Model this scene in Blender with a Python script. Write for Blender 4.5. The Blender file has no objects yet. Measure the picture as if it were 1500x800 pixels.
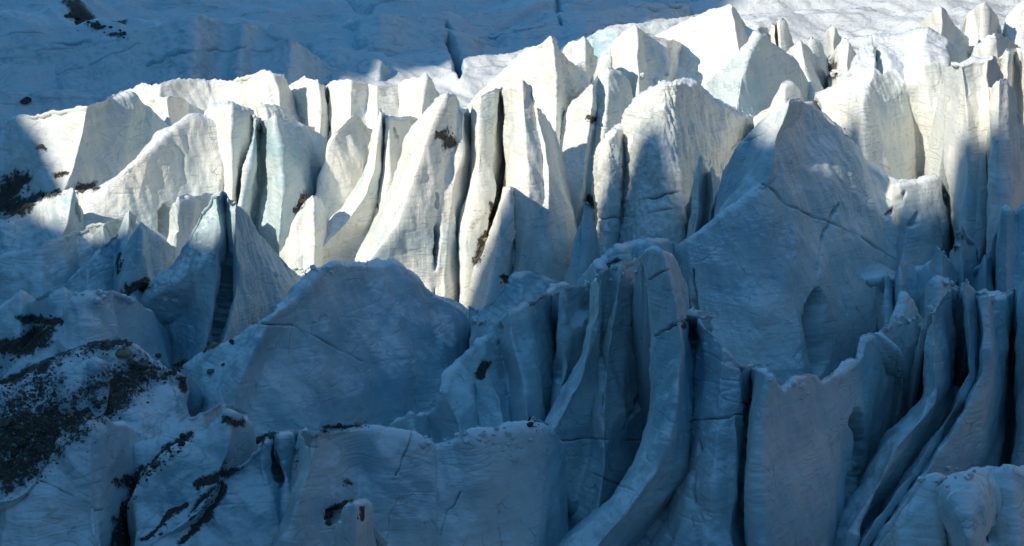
import bpy, math, random
import numpy as np
from mathutils import Vector, Matrix

random.seed(7)
rng = np.random.default_rng(11)
R = math.radians
scene = bpy.context.scene
COL = scene.collection

# ------------------------------------------------------------------ camera
HFOV, PITCH = R(26.0), R(17.0)
TH = math.tan(HFOV / 2)
cam_d = bpy.data.cameras.new('camera')
cam_d.sensor_width = 36.0
cam_d.lens = 18.0 / TH
cam_d.clip_start, cam_d.clip_end = 1.0, 6000.0
cam = bpy.data.objects.new('camera', cam_d)
COL.objects.link(cam)
cam.location = (0, 0, 0)
cam.rotation_euler = (R(90) - PITCH, 0, 0)
scene.camera = cam

# ------------------------------------------------------------------ light
SUN_EL = R(33.0)
SUN_H = (-0.76, -0.65)                       # horizontal direction towards the sun
_l = math.hypot(*SUN_H)
SUN_H = (SUN_H[0] / _l, SUN_H[1] / _l)
SUN_DIR = Vector((SUN_H[0] * math.cos(SUN_EL), SUN_H[1] * math.cos(SUN_EL), math.sin(SUN_EL)))
world = bpy.data.worlds.new('World')
scene.world = world
world.use_nodes = True
wt = world.node_tree
bg = wt.nodes.get('Background') or wt.nodes.new('ShaderNodeBackground')
sky = wt.nodes.new('ShaderNodeTexSky')
sky.sky_type = 'NISHITA'
sky.sun_disc = False
sky.sun_elevation = SUN_EL
sky.sun_rotation = math.atan2(SUN_H[0], SUN_H[1])
sky.altitude = 3500
sky.air_density = 1.0
sky.dust_density = 0.0
sky.ozone_density = 2.0
skm = wt.nodes.new('ShaderNodeMix'); skm.data_type = 'RGBA'; skm.blend_type = 'MULTIPLY'
skm.inputs[0].default_value = 1.0
skm.inputs[7].default_value = (0.46, 1.00, 1.04, 1)          # thin, very clear high-altitude air
wt.links.new(sky.outputs[0], skm.inputs[6])
wt.links.new(skm.outputs[2], bg.inputs[0])
bg.inputs[1].default_value = 0.20
sl = bpy.data.lights.new('sun', 'SUN')
sl.energy = 4.4
sl.angle = R(0.8)
sl.color = (1.0, 0.89, 0.72)
sun = bpy.data.objects.new('sun', sl)
COL.objects.link(sun)
sun.rotation_euler = SUN_DIR.to_track_quat('Z', 'Y').to_euler()
sun.location = SUN_DIR * 500
scene.view_settings.view_transform = 'Standard'
scene.view_settings.look = 'None'
scene.view_settings.exposure = 0.25
scene.view_settings.gamma = 1.0
scene.cycles.max_bounces = 6
scene.cycles.diffuse_bounces = 4

# ------------------------------------------------------------------ numpy helpers
FWD = np.array([0, math.cos(PITCH), -math.sin(PITCH)])
UPV = np.array([0, math.sin(PITCH), math.cos(PITCH)])
RGT = np.array([1.0, 0, 0])


def ray(px, py):
    px = np.asarray(px, float); py = np.asarray(py, float)
    x = (px - 750) / 750 * TH
    y = -(py - 400) / 750 * TH
    return FWD + x[..., None] * RGT + y[..., None] * UPV


_perm = np.random.default_rng(3).permutation(512)
_perm = np.concatenate([_perm, _perm, _perm])
_g = np.random.default_rng(4).normal(size=(512, 3))
_g /= np.linalg.norm(_g, axis=1)[:, None]


def perlin(p):
    sh = p.shape[:-1]
    p = p.reshape(-1, 3)
    i = np.floor(p).astype(np.int64)
    f = p - i
    w = f * f * f * (f * (f * 6 - 15) + 10)
    i &= 511
    out = np.zeros(len(p))
    for dx in (0, 1):
        for dy in (0, 1):
            for dz in (0, 1):
                h = _perm[_perm[_perm[(i[:, 0] + dx) & 511] + ((i[:, 1] + dy) & 511)] % 512 + ((i[:, 2] + dz) & 511)] % 512
                d = f - (dx, dy, dz)
                v = (_g[h] * d).sum(1)
                k = (w[:, 0] if dx else 1 - w[:, 0]) * (w[:, 1] if dy else 1 - w[:, 1]) * (w[:, 2] if dz else 1 - w[:, 2])
                out += v * k
    return out.reshape(sh) * 1.5


def fbm(p, octs=3, gain=0.5):
    a, s, o = 1.0, 1.0, 0
    for k in range(octs):
        o = o + a * perlin(p * s + 17.3 * k)
        a *= gain; s *= 2.03
    return o


def gsmooth(a, sig, axis):
    if sig < 0.3:
        return a
    n = a.shape[axis]
    r = int(min(3 * sig + 1, n - 1))
    if r < 1:
        return a
    a = np.moveaxis(a, axis, 0)
    lo = 2 * a[:1] - a[1:r + 1][::-1]
    hi = 2 * a[-1:] - a[-r - 1:-1][::-1]
    b = np.concatenate([lo, a, hi], 0)
    k = np.exp(-0.5 * (np.arange(-r, r + 1) / sig) ** 2); k /= k.sum()
    o = sum(k[j] * b[j:j + n] for j in range(2 * r + 1))
    return np.moveaxis(o, 0, axis)


def poly_dist(px, py, pts):
    """distance in picture px to a polyline, and the parameter 0..1 along it"""
    best = np.full(px.shape, 1e9); par = np.zeros(px.shape)
    n = len(pts) - 1
    for k in range(n):
        (x0, y0), (x1, y1) = pts[k][:2], pts[k + 1][:2]
        dx, dy = x1 - x0, y1 - y0
        t = np.clip(((px - x0) * dx + (py - y0) * dy) / (dx * dx + dy * dy + 1e-9), 0, 1)
        d = np.hypot(px - x0 - t * dx, py - y0 - t * dy)
        m = d < best
        best = np.where(m, d, best); par = np.where(m, (k + t) / n, par)
    return best, par


# ------------------------------------------------------------------ materials
def new_mat(name):
    m = bpy.data.materials.new(name); m.use_nodes = True
    nt = m.node_tree
    b = nt.nodes['Principled BSDF']
    return m, nt, b


class NB:
    def __init__(s, nt): s.nt = nt
    def n(s, t, **kw):
        o = s.nt.nodes.new(t)
        for k, v in kw.items(): setattr(o, k, v)
        return o
    def l(s, a, b): s.nt.links.new(a, b)
    def math(s, op, a, b=None, clamp=False):
        o = s.n('ShaderNodeMath', operation=op, use_clamp=clamp)
        for i, v in enumerate((a, b)):
            if v is None: continue
            if isinstance(v, (int, float)): o.inputs[i].default_value = v
            else: s.l(v, o.inputs[i])
        return o.outputs[0]
    def mapr(s, v, a, b, c=0.0, d=1.0):
        o = s.n('ShaderNodeMapRange'); o.clamp = True
        s.l(v, o.inputs[0])
        for i, q in enumerate((a, b, c, d)): o.inputs[i + 1].default_value = q
        return o.outputs[0]
    def mix(s, f, a, b):
        o = s.n('ShaderNodeMix', data_type='RGBA')
        if isinstance(f, (int, float)): o.inputs[0].default_value = f
        else: s.l(f, o.inputs[0])
        for i, v in ((6, a), (7, b)):
            if isinstance(v, tuple): o.inputs[i].default_value = (*v, 1)
            else: s.l(v, o.inputs[i])
        return o.outputs[2]
    def noise(s, vec, scale, detail=4, rough=0.55, dist=0.0):
        o = s.n('ShaderNodeTexNoise'); s.l(vec, o.inputs['Vector'])
        o.inputs['Scale'].default_value = scale; o.inputs['Detail'].default_value = detail
        o.inputs['Roughness'].default_value = rough; o.inputs['Distortion'].default_value = dist
        return o.outputs['Fac']
    def mapping(s, vec, scale=(1, 1, 1), rot=(0, 0, 0)):
        o = s.n('ShaderNodeMapping'); s.l(vec, o.inputs[0])
        o.inputs['Scale'].default_value = scale; o.inputs['Rotation'].default_value = rot
        return o.outputs[0]


def ice_material(name='glacier_ice', bed_scale=(0.16, 0.16, 2.6), bed_rot=(R(7), R(-10), 0), bed_amp=1.0, snow_col=(0.80, 0.835, 0.86)):
    m, nt, b = new_mat(name)
    q = NB(nt)
    geo = q.n('ShaderNodeNewGeometry')
    pos = geo.outputs['Position']
    sep = q.n('ShaderNodeSeparateXYZ'); q.l(geo.outputs['Normal'], sep.inputs[0])
    att = q.n('ShaderNodeAttribute', attribute_name='dirt')
    tnt = q.n('ShaderNodeAttribute', attribute_name='tint')
    bed = q.mapping(pos, bed_scale, bed_rot)       # dust layers
    run = q.mapping(pos, (1.0, 1.0, 0.13), (R(14), R(8), 0))          # melt runnels
    n_big = q.noise(pos, 0.09, 4, 0.6)
    n_mid = q.noise(pos, 0.5, 6, 0.65, 0.4)
    n_fine = q.noise(pos, 2.6, 7, 0.7)
    n_bed = q.noise(bed, 1.0, 6, 0.62, 0.5)
    n_run = q.noise(run, 1.3, 6, 0.65, 0.3)
    # base: clear ice to white crust
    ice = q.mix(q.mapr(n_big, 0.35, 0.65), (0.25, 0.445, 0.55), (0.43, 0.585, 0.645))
    ice = q.mix(tnt.outputs['Fac'], ice, (0.76, 0.765, 0.725))  # sunlit bodies painted paler and creamier, shaded ones left darker and bluer
    snow = q.mapr(q.math('ADD', sep.outputs[2], q.math('MULTIPLY', n_mid, 0.55)), 0.72, 1.08)
    c = q.mix(snow, ice, snow_col)
    # dust layers and runnel grime
    lay = q.mapr(n_bed, 0.57, 0.68, 0.0, 0.34 * bed_amp)
    c = q.mix(lay, c, (0.30, 0.34, 0.36))
    gr = q.mapr(n_run, 0.58, 0.76, 0.0, 0.28)
    c = q.mix(gr, c, (0.36, 0.38, 0.36))
    # healed fractures
    wv = q.n('ShaderNodeTexVoronoi', feature='DISTANCE_TO_EDGE')
    wp = q.n('ShaderNodeVectorMath', operation='ADD')
    nz = q.n('ShaderNodeTexNoise'); q.l(pos, nz.inputs['Vector']); nz.inputs['Scale'].default_value = 0.25; nz.inputs['Detail'].default_value = 4
    sc_ = q.n('ShaderNodeVectorMath', operation='SCALE'); q.l(nz.outputs['Color'], sc_.inputs[0]); sc_.inputs['Scale'].default_value = 5.0
    q.l(q.mapping(pos, (1.0, 1.0, 0.75), (R(20), R(25), R(10))), wp.inputs[0]); q.l(sc_.outputs[0], wp.inputs[1])
    q.l(wp.outputs[0], wv.inputs['Vector']); wv.inputs['Scale'].default_value = 0.16
    vein = q.math('MULTIPLY', q.mapr(wv.outputs['Distance'], 0.0, 0.012, 1.0, 0.0), q.mapr(n_mid, 0.48, 0.62, 0.0, 0.5))
    c = q.mix(vein, c, (0.13, 0.18, 0.21))
    # foliation: long thin layer lines that follow the folded ice, and a steeper set of fractures
    def contour(vec, sc, rings, width, dist):
        nn = q.noise(vec, sc, 1.2, 0.45, dist)
        fr = q.math('FRACT', q.math('MULTIPLY', nn, rings))
        return q.mapr(q.math('ABSOLUTE', q.math('SUBTRACT', fr, 0.5)), 0.0, width, 1.0, 0.0)
    fol = q.math('MULTIPLY', contour(q.mapping(pos, (0.05, 0.05, 0.30), (R(9), R(-14), 0)), 1.0, 26.0, 0.10, 0.25), q.mapr(q.noise(pos, 0.16, 3, 0.6), 0.46, 0.60, 0.0, 0.34))
    frc = q.math('MULTIPLY', contour(q.mapping(pos, (0.085, 0.085, 0.028), (R(28), R(22), 0)), 1.0, 9.0, 0.016, 0.15), q.mapr(q.noise(pos, 0.21, 3, 0.6), 0.52, 0.62, 0.0, 0.40))
    lines = q.math('MAXIMUM', fol, frc)
    c = q.mix(lines, c, (0.13, 0.17, 0.19))
    vat = q.n('ShaderNodeAttribute', attribute_name='vein')
    c = q.mix(q.math('MULTIPLY', vat.outputs['Fac'], q.mapr(n_mid, 0.3, 0.55, 0.45, 0.95)), c, (0.075, 0.11, 0.13))
    # sprinkled grit and painted-on debris
    gritn = q.noise(pos, 3.5, 3, 0.6)
    grit = q.math('MULTIPLY', q.mapr(gritn, 0.66, 0.72), q.mapr(n_big, 0.5, 0.68, 0.0, 0.55))
    c = q.mix(grit, c, (0.14, 0.125, 0.11))
    dn = q.math('ADD', att.outputs['Fac'], q.math('MULTIPLY', q.math('SUBTRACT', q.noise(pos, 1.9, 7, 0.75), 0.5), 2.3))
    df = q.math('MULTIPLY', q.mapr(dn, 0.44, 0.58), q.mapr(att.outputs['Fac'], 0.02, 0.18))
    c = q.mix(df, c, q.mix(n_fine, (0.035, 0.032, 0.03), (0.13, 0.11, 0.09)))
    dust = q.math('MULTIPLY', q.mapr(q.math('ADD', att.outputs['Fac'], q.math('MULTIPLY', q.math('SUBTRACT', n_mid, 0.5), 1.6)), 0.12, 0.9), q.mapr(att.outputs['Fac'], 0.02, 0.2, 0.0, 0.65))
    c = q.mix(q.math('MULTIPLY', dust, q.math('SUBTRACT', 1.0, df)), c, (0.17, 0.165, 0.16))
    q.l(c, b.inputs['Base Color'])
    b.inputs['Roughness'].default_value = 0.62
    b.inputs['Specular IOR Level'].default_value = 0.25
    # relief
    hgt = q.math('ADD', q.math('MULTIPLY', n_mid, 0.16), q.math('MULTIPLY', n_fine, 0.12))
    hgt = q.math('ADD', hgt, q.math('MULTIPLY', n_bed, 0.24 * bed_amp))
    hgt = q.math('ADD', hgt, q.math('MULTIPLY', n_run, 0.40))
    hgt = q.math('SUBTRACT', hgt, q.math('MULTIPLY', q.math('MAXIMUM', vein, lines), 0.35))
    hgt = q.math('ADD', hgt, q.math('MULTIPLY', q.math('MULTIPLY', df, gritn), 0.9))
    bp = q.n('ShaderNodeBump'); bp.inputs['Strength'].default_value = 0.75; bp.inputs['Distance'].default_value = 0.55
    q.l(hgt, bp.inputs['Height']); q.l(bp.outputs[0], b.inputs['Normal'])
    return m


def rock_material(name, c0, c1):
    m, nt, b = new_mat(name)
    q = NB(nt)
    geo = q.n('ShaderNodeNewGeometry'); pos = geo.outputs['Position']
    n1 = q.noise(pos, 1.3, 6, 0.65); n2 = q.noise(pos, 7.0, 5, 0.7)
    c = q.mix(q.mapr(n1, 0.35, 0.65), c0, c1)
    c = q.mix(q.mapr(n2, 0.5, 0.75, 0, 0.5), c, tuple(x * 0.45 for x in c0))
    q.l(c, b.inputs['Base Color']); b.inputs['Roughness'].default_value = 0.9
    bp = q.n('ShaderNodeBump'); bp.inputs['Strength'].default_value = 0.6; bp.inputs['Distance'].default_value = 0.1
    q.l(n2, bp.inputs['Height']); q.l(bp.outputs[0], b.inputs['Normal'])
    return m


M_ICE = ice_material()
M_SNOW = ice_material('layered_snow', (0.035, 0.55, 0.5), (0, R(-6), R(-24)), 2.2, (0.64, 0.675, 0.70))
M_ROCK = rock_material('grey_rock', (0.085, 0.08, 0.075), (0.20, 0.18, 0.155))
M_TAN = rock_material('tan_rock', (0.20, 0.155, 0.10), (0.36, 0.29, 0.20))
M_DARK = rock_material('dark_rock', (0.03, 0.029, 0.028), (0.085, 0.078, 0.07))
M_CLIFF = rock_material('brown_cliff', (0.10, 0.075, 0.062), (0.17, 0.13, 0.11))
M_HILL = rock_material('hill_rock', (0.20, 0.17, 0.15), (0.36, 0.32, 0.285))

# ------------------------------------------------------------------ mesh building
def mesh_obj(name, verts, faces, mat, loc=None, smooth=True, attrs=None, parent=None):
    me = bpy.data.meshes.new(name)
    verts = np.asarray(verts, np.float32)
    if loc is not None:
        verts = verts - np.asarray(loc, np.float32)
    faces = np.asarray(faces, np.int32)
    nf, k = faces.shape
    me.vertices.add(len(verts)); me.vertices.foreach_set('co', verts.ravel())
    me.loops.add(nf * k); me.loops.foreach_set('vertex_index', faces.ravel())
    me.polygons.add(nf)
    me.polygons.foreach_set('loop_start', np.arange(0, nf * k, k, dtype=np.int32))
    me.polygons.foreach_set('use_smooth', np.full(nf, smooth))
    for an, av in (attrs or {}).items():
        a = me.attributes.new(an, 'FLOAT', 'POINT'); a.data.foreach_set('value', np.asarray(av, np.float32).ravel())
    me.update(calc_edges=True)
    me.materials.append(mat)
    o = bpy.data.objects.new(name, me)
    COL.objects.link(o)
    if loc is not None:
        o.location = loc
    if parent is not None:
        o.parent = parent
        o.location = Vector(o.location) - parent.location
    return o


def tag(o, label=None, cat=None, group=None, kind=None):
    for k, v in (('label', label), ('category', cat), ('group', group), ('kind', kind)):
        if v: o[k] = v
    return o


def parse(txt):
    cols = []
    for ln in txt.strip().splitlines():
        ln = ln.split('#')[0].strip()
        if not ln: continue
        body, _, off = ln.partition('@')
        off = float(off) if off.strip() else 0.0
        pts = []
        for t in body.split():
            v = [float(x) for x in t.split(',')]
            pts.append((v[0], v[1], off + (v[2] if len(v) > 2 else 0.0)))
        cols.append(pts)
    return cols


DIRT = []      # (polyline, half width px, strength): debris lying on the ice, set before building
CRACKS = []    # (polyline, half width px, depth m): crevasses cut into the faces
SEED = [0]
LIT_TINT = [0.0]  # light put into the ice colour: high for sunlit ranks, low for shaded
DEF_DEEP = [1.55]


def grid_faces(nu, nv):
    i = np.arange(nu - 1)[:, None] * nv + np.arange(nv - 1)[None]
    return np.stack([i, i + 1, i + nv + 1, i + nv], -1).reshape(-1, 4)


def loft(txt, D, y0, slope, su=5.0, res=1.5, rough=1.0, streak=0.0, strata=1.0, tint=None, jag=1.0,
         back=1.0, cracks=True, tilt=(0.12, 0.05), side=1.0, rim=0.0, flute=1.0, deep=None, swell=0.5):
    """an ice body: columns run from the crest down the near face; the far side, flanks and root are closed behind"""
    SEED[0] += 1
    sd = SEED[0] * 31.7
    deep = DEF_DEEP[0] if deep is None else deep
    tint = LIT_TINT[0] if tint is None else tint
    cols = parse(txt)
    m = D * 2 * TH / 1500
    lens = [sum(math.dist(a[:2], b[:2]) for a, b in zip(c, c[1:])) for c in cols]
    nv = int(np.clip(max(lens) / res, 20, 360))
    P = []
    for c in cols:
        a = np.array(c)
        d = np.concatenate([[0], np.cumsum(np.hypot(np.diff(a[:, 0]), np.diff(a[:, 1])))])
        t = np.linspace(0, d[-1], nv)
        P.append(np.stack([np.interp(t, d, a[:, k]) for k in range(3)], 1))
    P = np.array(P)
    du = np.hypot(np.diff(P[..., 0], axis=0), np.diff(P[..., 1], axis=0)).mean(1)
    # crest length matters too
    dc = np.hypot(np.diff(P[:, 0, 0]), np.diff(P[:, 0, 1]))
    du = np.maximum(du, 0.85 * dc)
    s = np.concatenate([[0], np.cumsum(du)])
    nu = int(np.clip(s[-1] / res, 16, 440))
    t = np.linspace(0, s[-1], nu)
    j = np.clip(np.searchsorted(s, t, side='right') - 1, 0, len(s) - 2)
    f = ((t - s[j]) / (s[j + 1] - s[j]))[:, None, None]
    G = P[j] * (1 - f) + P[j + 1] * f
    pu = s[-1] / (nu - 1); pv = max(lens) / (nv - 1)
    xy = gsmooth(gsmooth(G[..., :2], 1.5 / pu, 0), 5.0 / pv, 1)
    off = deep * gsmooth(gsmooth(G[..., 2], 0.32 * su / pu, 0), 5.0 / pv, 1)
    px, py = xy[..., 0].copy(), xy[..., 1].copy()
    vd = np.arange(nv)[None] * np.array(np.hypot(np.diff(px, axis=1), np.diff(py, axis=1)).mean(1))[:, None]
    # ragged crest
    un = np.arange(nu) * pu
    q1 = np.stack([un / 23.0, np.full(nu, sd), np.zeros(nu)], 1)
    jg = (fbm(q1, 5, 0.66) * 4.2 - np.abs(perlin(q1 * 2.7 + 5)) * 3.0 + np.clip(perlin(q1 * 6.0 + 9), 0, 1) * 2.0) * jag
    py += jg[:, None] * np.exp(-vd / 16.0)
    off = off + rim * np.clip(1 - vd / 9.0, 0, 1) ** 2 * 3.0
    dep = D + (y0 - py) * m / math.tan(slope and R(slope) + PITCH) + off
    dep = np.maximum(dep, 60)
    V = ray(px, py) * dep[..., None]
    # far side, root
    C = V[:, :1]
    Hh = max(lens) * m
    bt = np.array([0.10, 0.45, 1.3, 3.4, 6.0, 10.0, 15.0]) * back
    bz = np.array([0.10, 0.7, 1.9, 3.6, 8.0, 15.0, 26.0])
    cs = gsmooth(C, 6.0, 0)
    rows = []
    for k, (a, z) in enumerate(zip(bt, bz)):
        w = min(1, k / 4)
        b_ = C * (1 - w) + cs * w
        rows.append(b_ + np.array([0, a, -z]))
    B = np.concatenate(rows[::-1], 1)
    F = V[:, -1:]
    root = np.concatenate([F + np.array([0, -0.35 * z, -z]) for z in (1.0, 2.5, 5.0, 9.0, 15.0, 24.0)], 1)
    nb = B.shape[1]
    V = np.concatenate([B, V, root], 1)
    ex = lambda a, n0, n1: np.concatenate([np.repeat(a[:, :1], n0, 1), a, np.repeat(a[:, -1:], n1, 1)], 1)
    PX, PY, VD = ex(px, nb, 6), ex(py, nb, 6), ex(vd, nb, 6)
    front = np.zeros(V.shape[:2]); front[:, nb:nb + nv] = 1
    # flanks
    if side > 0:
        ctr = V.mean(0, keepdims=True)
        L, Rr = [], []
        for dd in (0.5, 1.5, 3.5, 7.0, 13.0):
            for e, lst, sg in ((0, L, 1), (-1, Rr, -1)):
                p = V[e:e + 1] if e == 0 else V[-1:]
                n_ = p / np.linalg.norm(p, axis=-1, keepdims=True)
                lst.append(p + n_ * dd * side + np.array([sg * dd * 0.12, 0, -dd * 0.35]))
        V = np.concatenate(L[::-1] + [V] + Rr, 0)
        ey = lambda a: np.concatenate([np.repeat(a[:1], 5, 0), a, np.repeat(a[-1:], 5, 0)], 0)
        PX, PY, VD = ey(PX), ey(PY), ey(VD)
        front = np.concatenate([front[:1].repeat(5, 0) * 0, front, front[:1].repeat(5, 0) * 0], 0)
    NU, NV = V.shape[:2]
    gu = np.gradient(gsmooth(gsmooth(V, 3, 0), 3, 1), axis=0)
    gv = np.gradient(gsmooth(gsmooth(V, 3, 0), 3, 1), axis=1)
    N = np.cross(gv, gu)
    N /= np.linalg.norm(N, axis=-1, keepdims=True) + 1e-9
    fc = N[:, nb:nb + nv].mean((0, 1))
    if fc[1] > 0: N = -N
    # relief
    W = V + sd
    dsp = 0.55 * fbm(V / 9.5 + sd, 2) + 0.12 * fbm(W / 3.2, 2, 0.55) + 0.05 * fbm(W / 0.9, 3, 0.6)
    q4 = np.stack([V[..., 0] / 5.5, V[..., 1] / 5.5, V[..., 2] / 13.0], -1) + 0.35 * perlin(V / 7.0 + sd)[..., None] + sd
    dsp += 0.55 * (0.35 - np.abs(perlin(q4))) + 0.22 * (0.35 - np.abs(perlin(q4 * 2.3 + 5)))       # scalloped melt hollows between sharp arrises
    dsp *= rough
    dsp += swell * (fbm(V / np.array([13.0, 13.0, 20.0]) + sd + 50, 2) + 0.35 * (0.35 - np.abs(perlin(V / 8.0 + sd + 90))))
    bedz = (V[..., 2] + tilt[0] * V[..., 0] + tilt[1] * V[..., 1])
    q2 = np.stack([V[..., 0] * 0.07, V[..., 1] * 0.07, bedz * 0.55 + 0.5 * perlin(V / 14.0)], -1)
    st = np.abs(fbm(q2, 2, 0.6))
    dsp -= strata * 0.06 * np.clip(1 - st / 0.09, 0, 1) * np.clip(0.5 + 1.6 * perlin(V / 6.0 + 9 + sd), 0, 1)
    q3 = np.stack([V[..., 0] * 0.9 + 0.2 * V[..., 2], V[..., 1] * 0.9, V[..., 2] * 0.085], -1)
    dsp += flute * 0.26 * fbm(q3 * 0.42 + sd, 2, 0.6)
    if streak:
        dsp += streak * 0.22 * fbm(q3 * np.array([1.6, 1.6, 2.2]) + sd, 3, 0.65)
    vein = np.zeros(V.shape[:2])
    if cracks:
        uw = np.linspace(0, s[-1], NU)[:, None]
        fade = front * np.clip(np.minimum(uw, s[-1] - uw) / 14.0 - 0.5, 0, 1) * np.clip(VD / 5.0 + 0.15, 0, 1)
        for pts, hw, dp in CRACKS:
            if s[-1] < 70 and dp > 2.2: continue
            xs = [p[0] for p in pts]; ys = [p[1] for p in pts]
            if max(xs) < PX.min() - 10 or min(xs) > PX.max() + 10 or max(ys) < PY.min() - 10 or min(ys) > PY.max() + 10:
                continue
            wob = 2.4 * fbm(W / 2.2, 3, 0.6)
            d, par = poly_dist(PX + wob, PY + 0.7 * wob, pts)
            hw = hw * (0.75 if hw > 3 else 0.62)
            vein = np.maximum(vein, fade * np.exp(-(d / (0.55 * hw + 0.45)) ** 2) * np.clip(np.minimum(par, 1 - par) * 8, 0, 1) * (0.95 if hw < 2.5 else 0.5 if hw < 6 else 0.0) * np.clip(0.35 + 1.6 * perlin(W / 3.5 + 3), 0, 1))
            tp = np.clip(np.minimum(par, 1 - par) * 5 + 0.25, 0, 1)
            dsp -= fade * dp * np.exp(-(d / (hw * tp * (1 + 0.5 * perlin(W / 3.0 + 21)) + 0.3)) ** 2) * (1 if hw > 3 else np.clip(0.45 + 1.3 * perlin(W / 4.0 + 13), 0, 1))
    V = V + N * dsp[..., None]
    dirt = np.zeros(V.shape[:2])
    wb = 5.0 * fbm(W / 2.2, 3, 0.6)
    wb2 = 5.0 * fbm(W / 2.2 + 40, 3, 0.6)
    for pts, hw, st_ in DIRT:
        d, par = poly_dist(PX + wb * min(2.6, hw / 7), PY + wb2 * min(2.6, hw / 7), pts)
        dirt = np.maximum(dirt, front * st_ * np.clip(1.15 - 0.75 * d / hw, 0, 1))
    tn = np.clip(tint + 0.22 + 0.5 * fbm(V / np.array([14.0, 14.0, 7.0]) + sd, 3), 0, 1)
    fs = grid_faces(NU, NV)
    p0, p1, p2 = V.reshape(-1, 3)[fs[NV * (NU // 2), 0]], None, None
    Vf = V.reshape(-1, 3)
    mid = fs[(NU // 2) * (NV - 1) + nb + nv // 2]
    nn = np.cross(Vf[mid[1]] - Vf[mid[0]], Vf[mid[3]] - Vf[mid[0]])
    if nn @ Vf[mid[0]] > 0:
        fs = fs[:, ::-1]
    return Vf, fs, {'dirt': dirt, 'tint': tn, 'vein': vein}


def base_of(vs):
    lo, hi = vs.min(0), vs.max(0)
    return ((lo[0] + hi[0]) / 2, (lo[1] + hi[1]) / 2, float(np.percentile(vs[:, 2], 25)))


def ice(name, label, D, y0, slope, txt, cat=None, group=None, parts=None, mat=None, **kw):
    """one ice body. parts: list of (name, D, y0, slope, txt, options) modelled as children beside its main face"""
    v, f, at = loft(txt, D, y0, slope, **kw)
    if parts:
        o = bpy.data.objects.new(name, None); COL.objects.link(o); o.location = base_of(v)
        mesh_obj('face', v, f, M_ICE, base_of(v), attrs=at, parent=o)
    else:
        o = mesh_obj(name, v, f, mat or M_ICE, base_of(v), attrs=at)
    tag(o, label, cat or name.replace('_', ' '), group)
    for (pn, pD, py0, ps, ptxt, pk) in parts or []:
        v, f, at = loft(ptxt, pD, py0, ps, **pk)
        mesh_obj(pn, v, f, M_ICE, base_of(v), attrs=at, parent=o)
    return o

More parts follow.
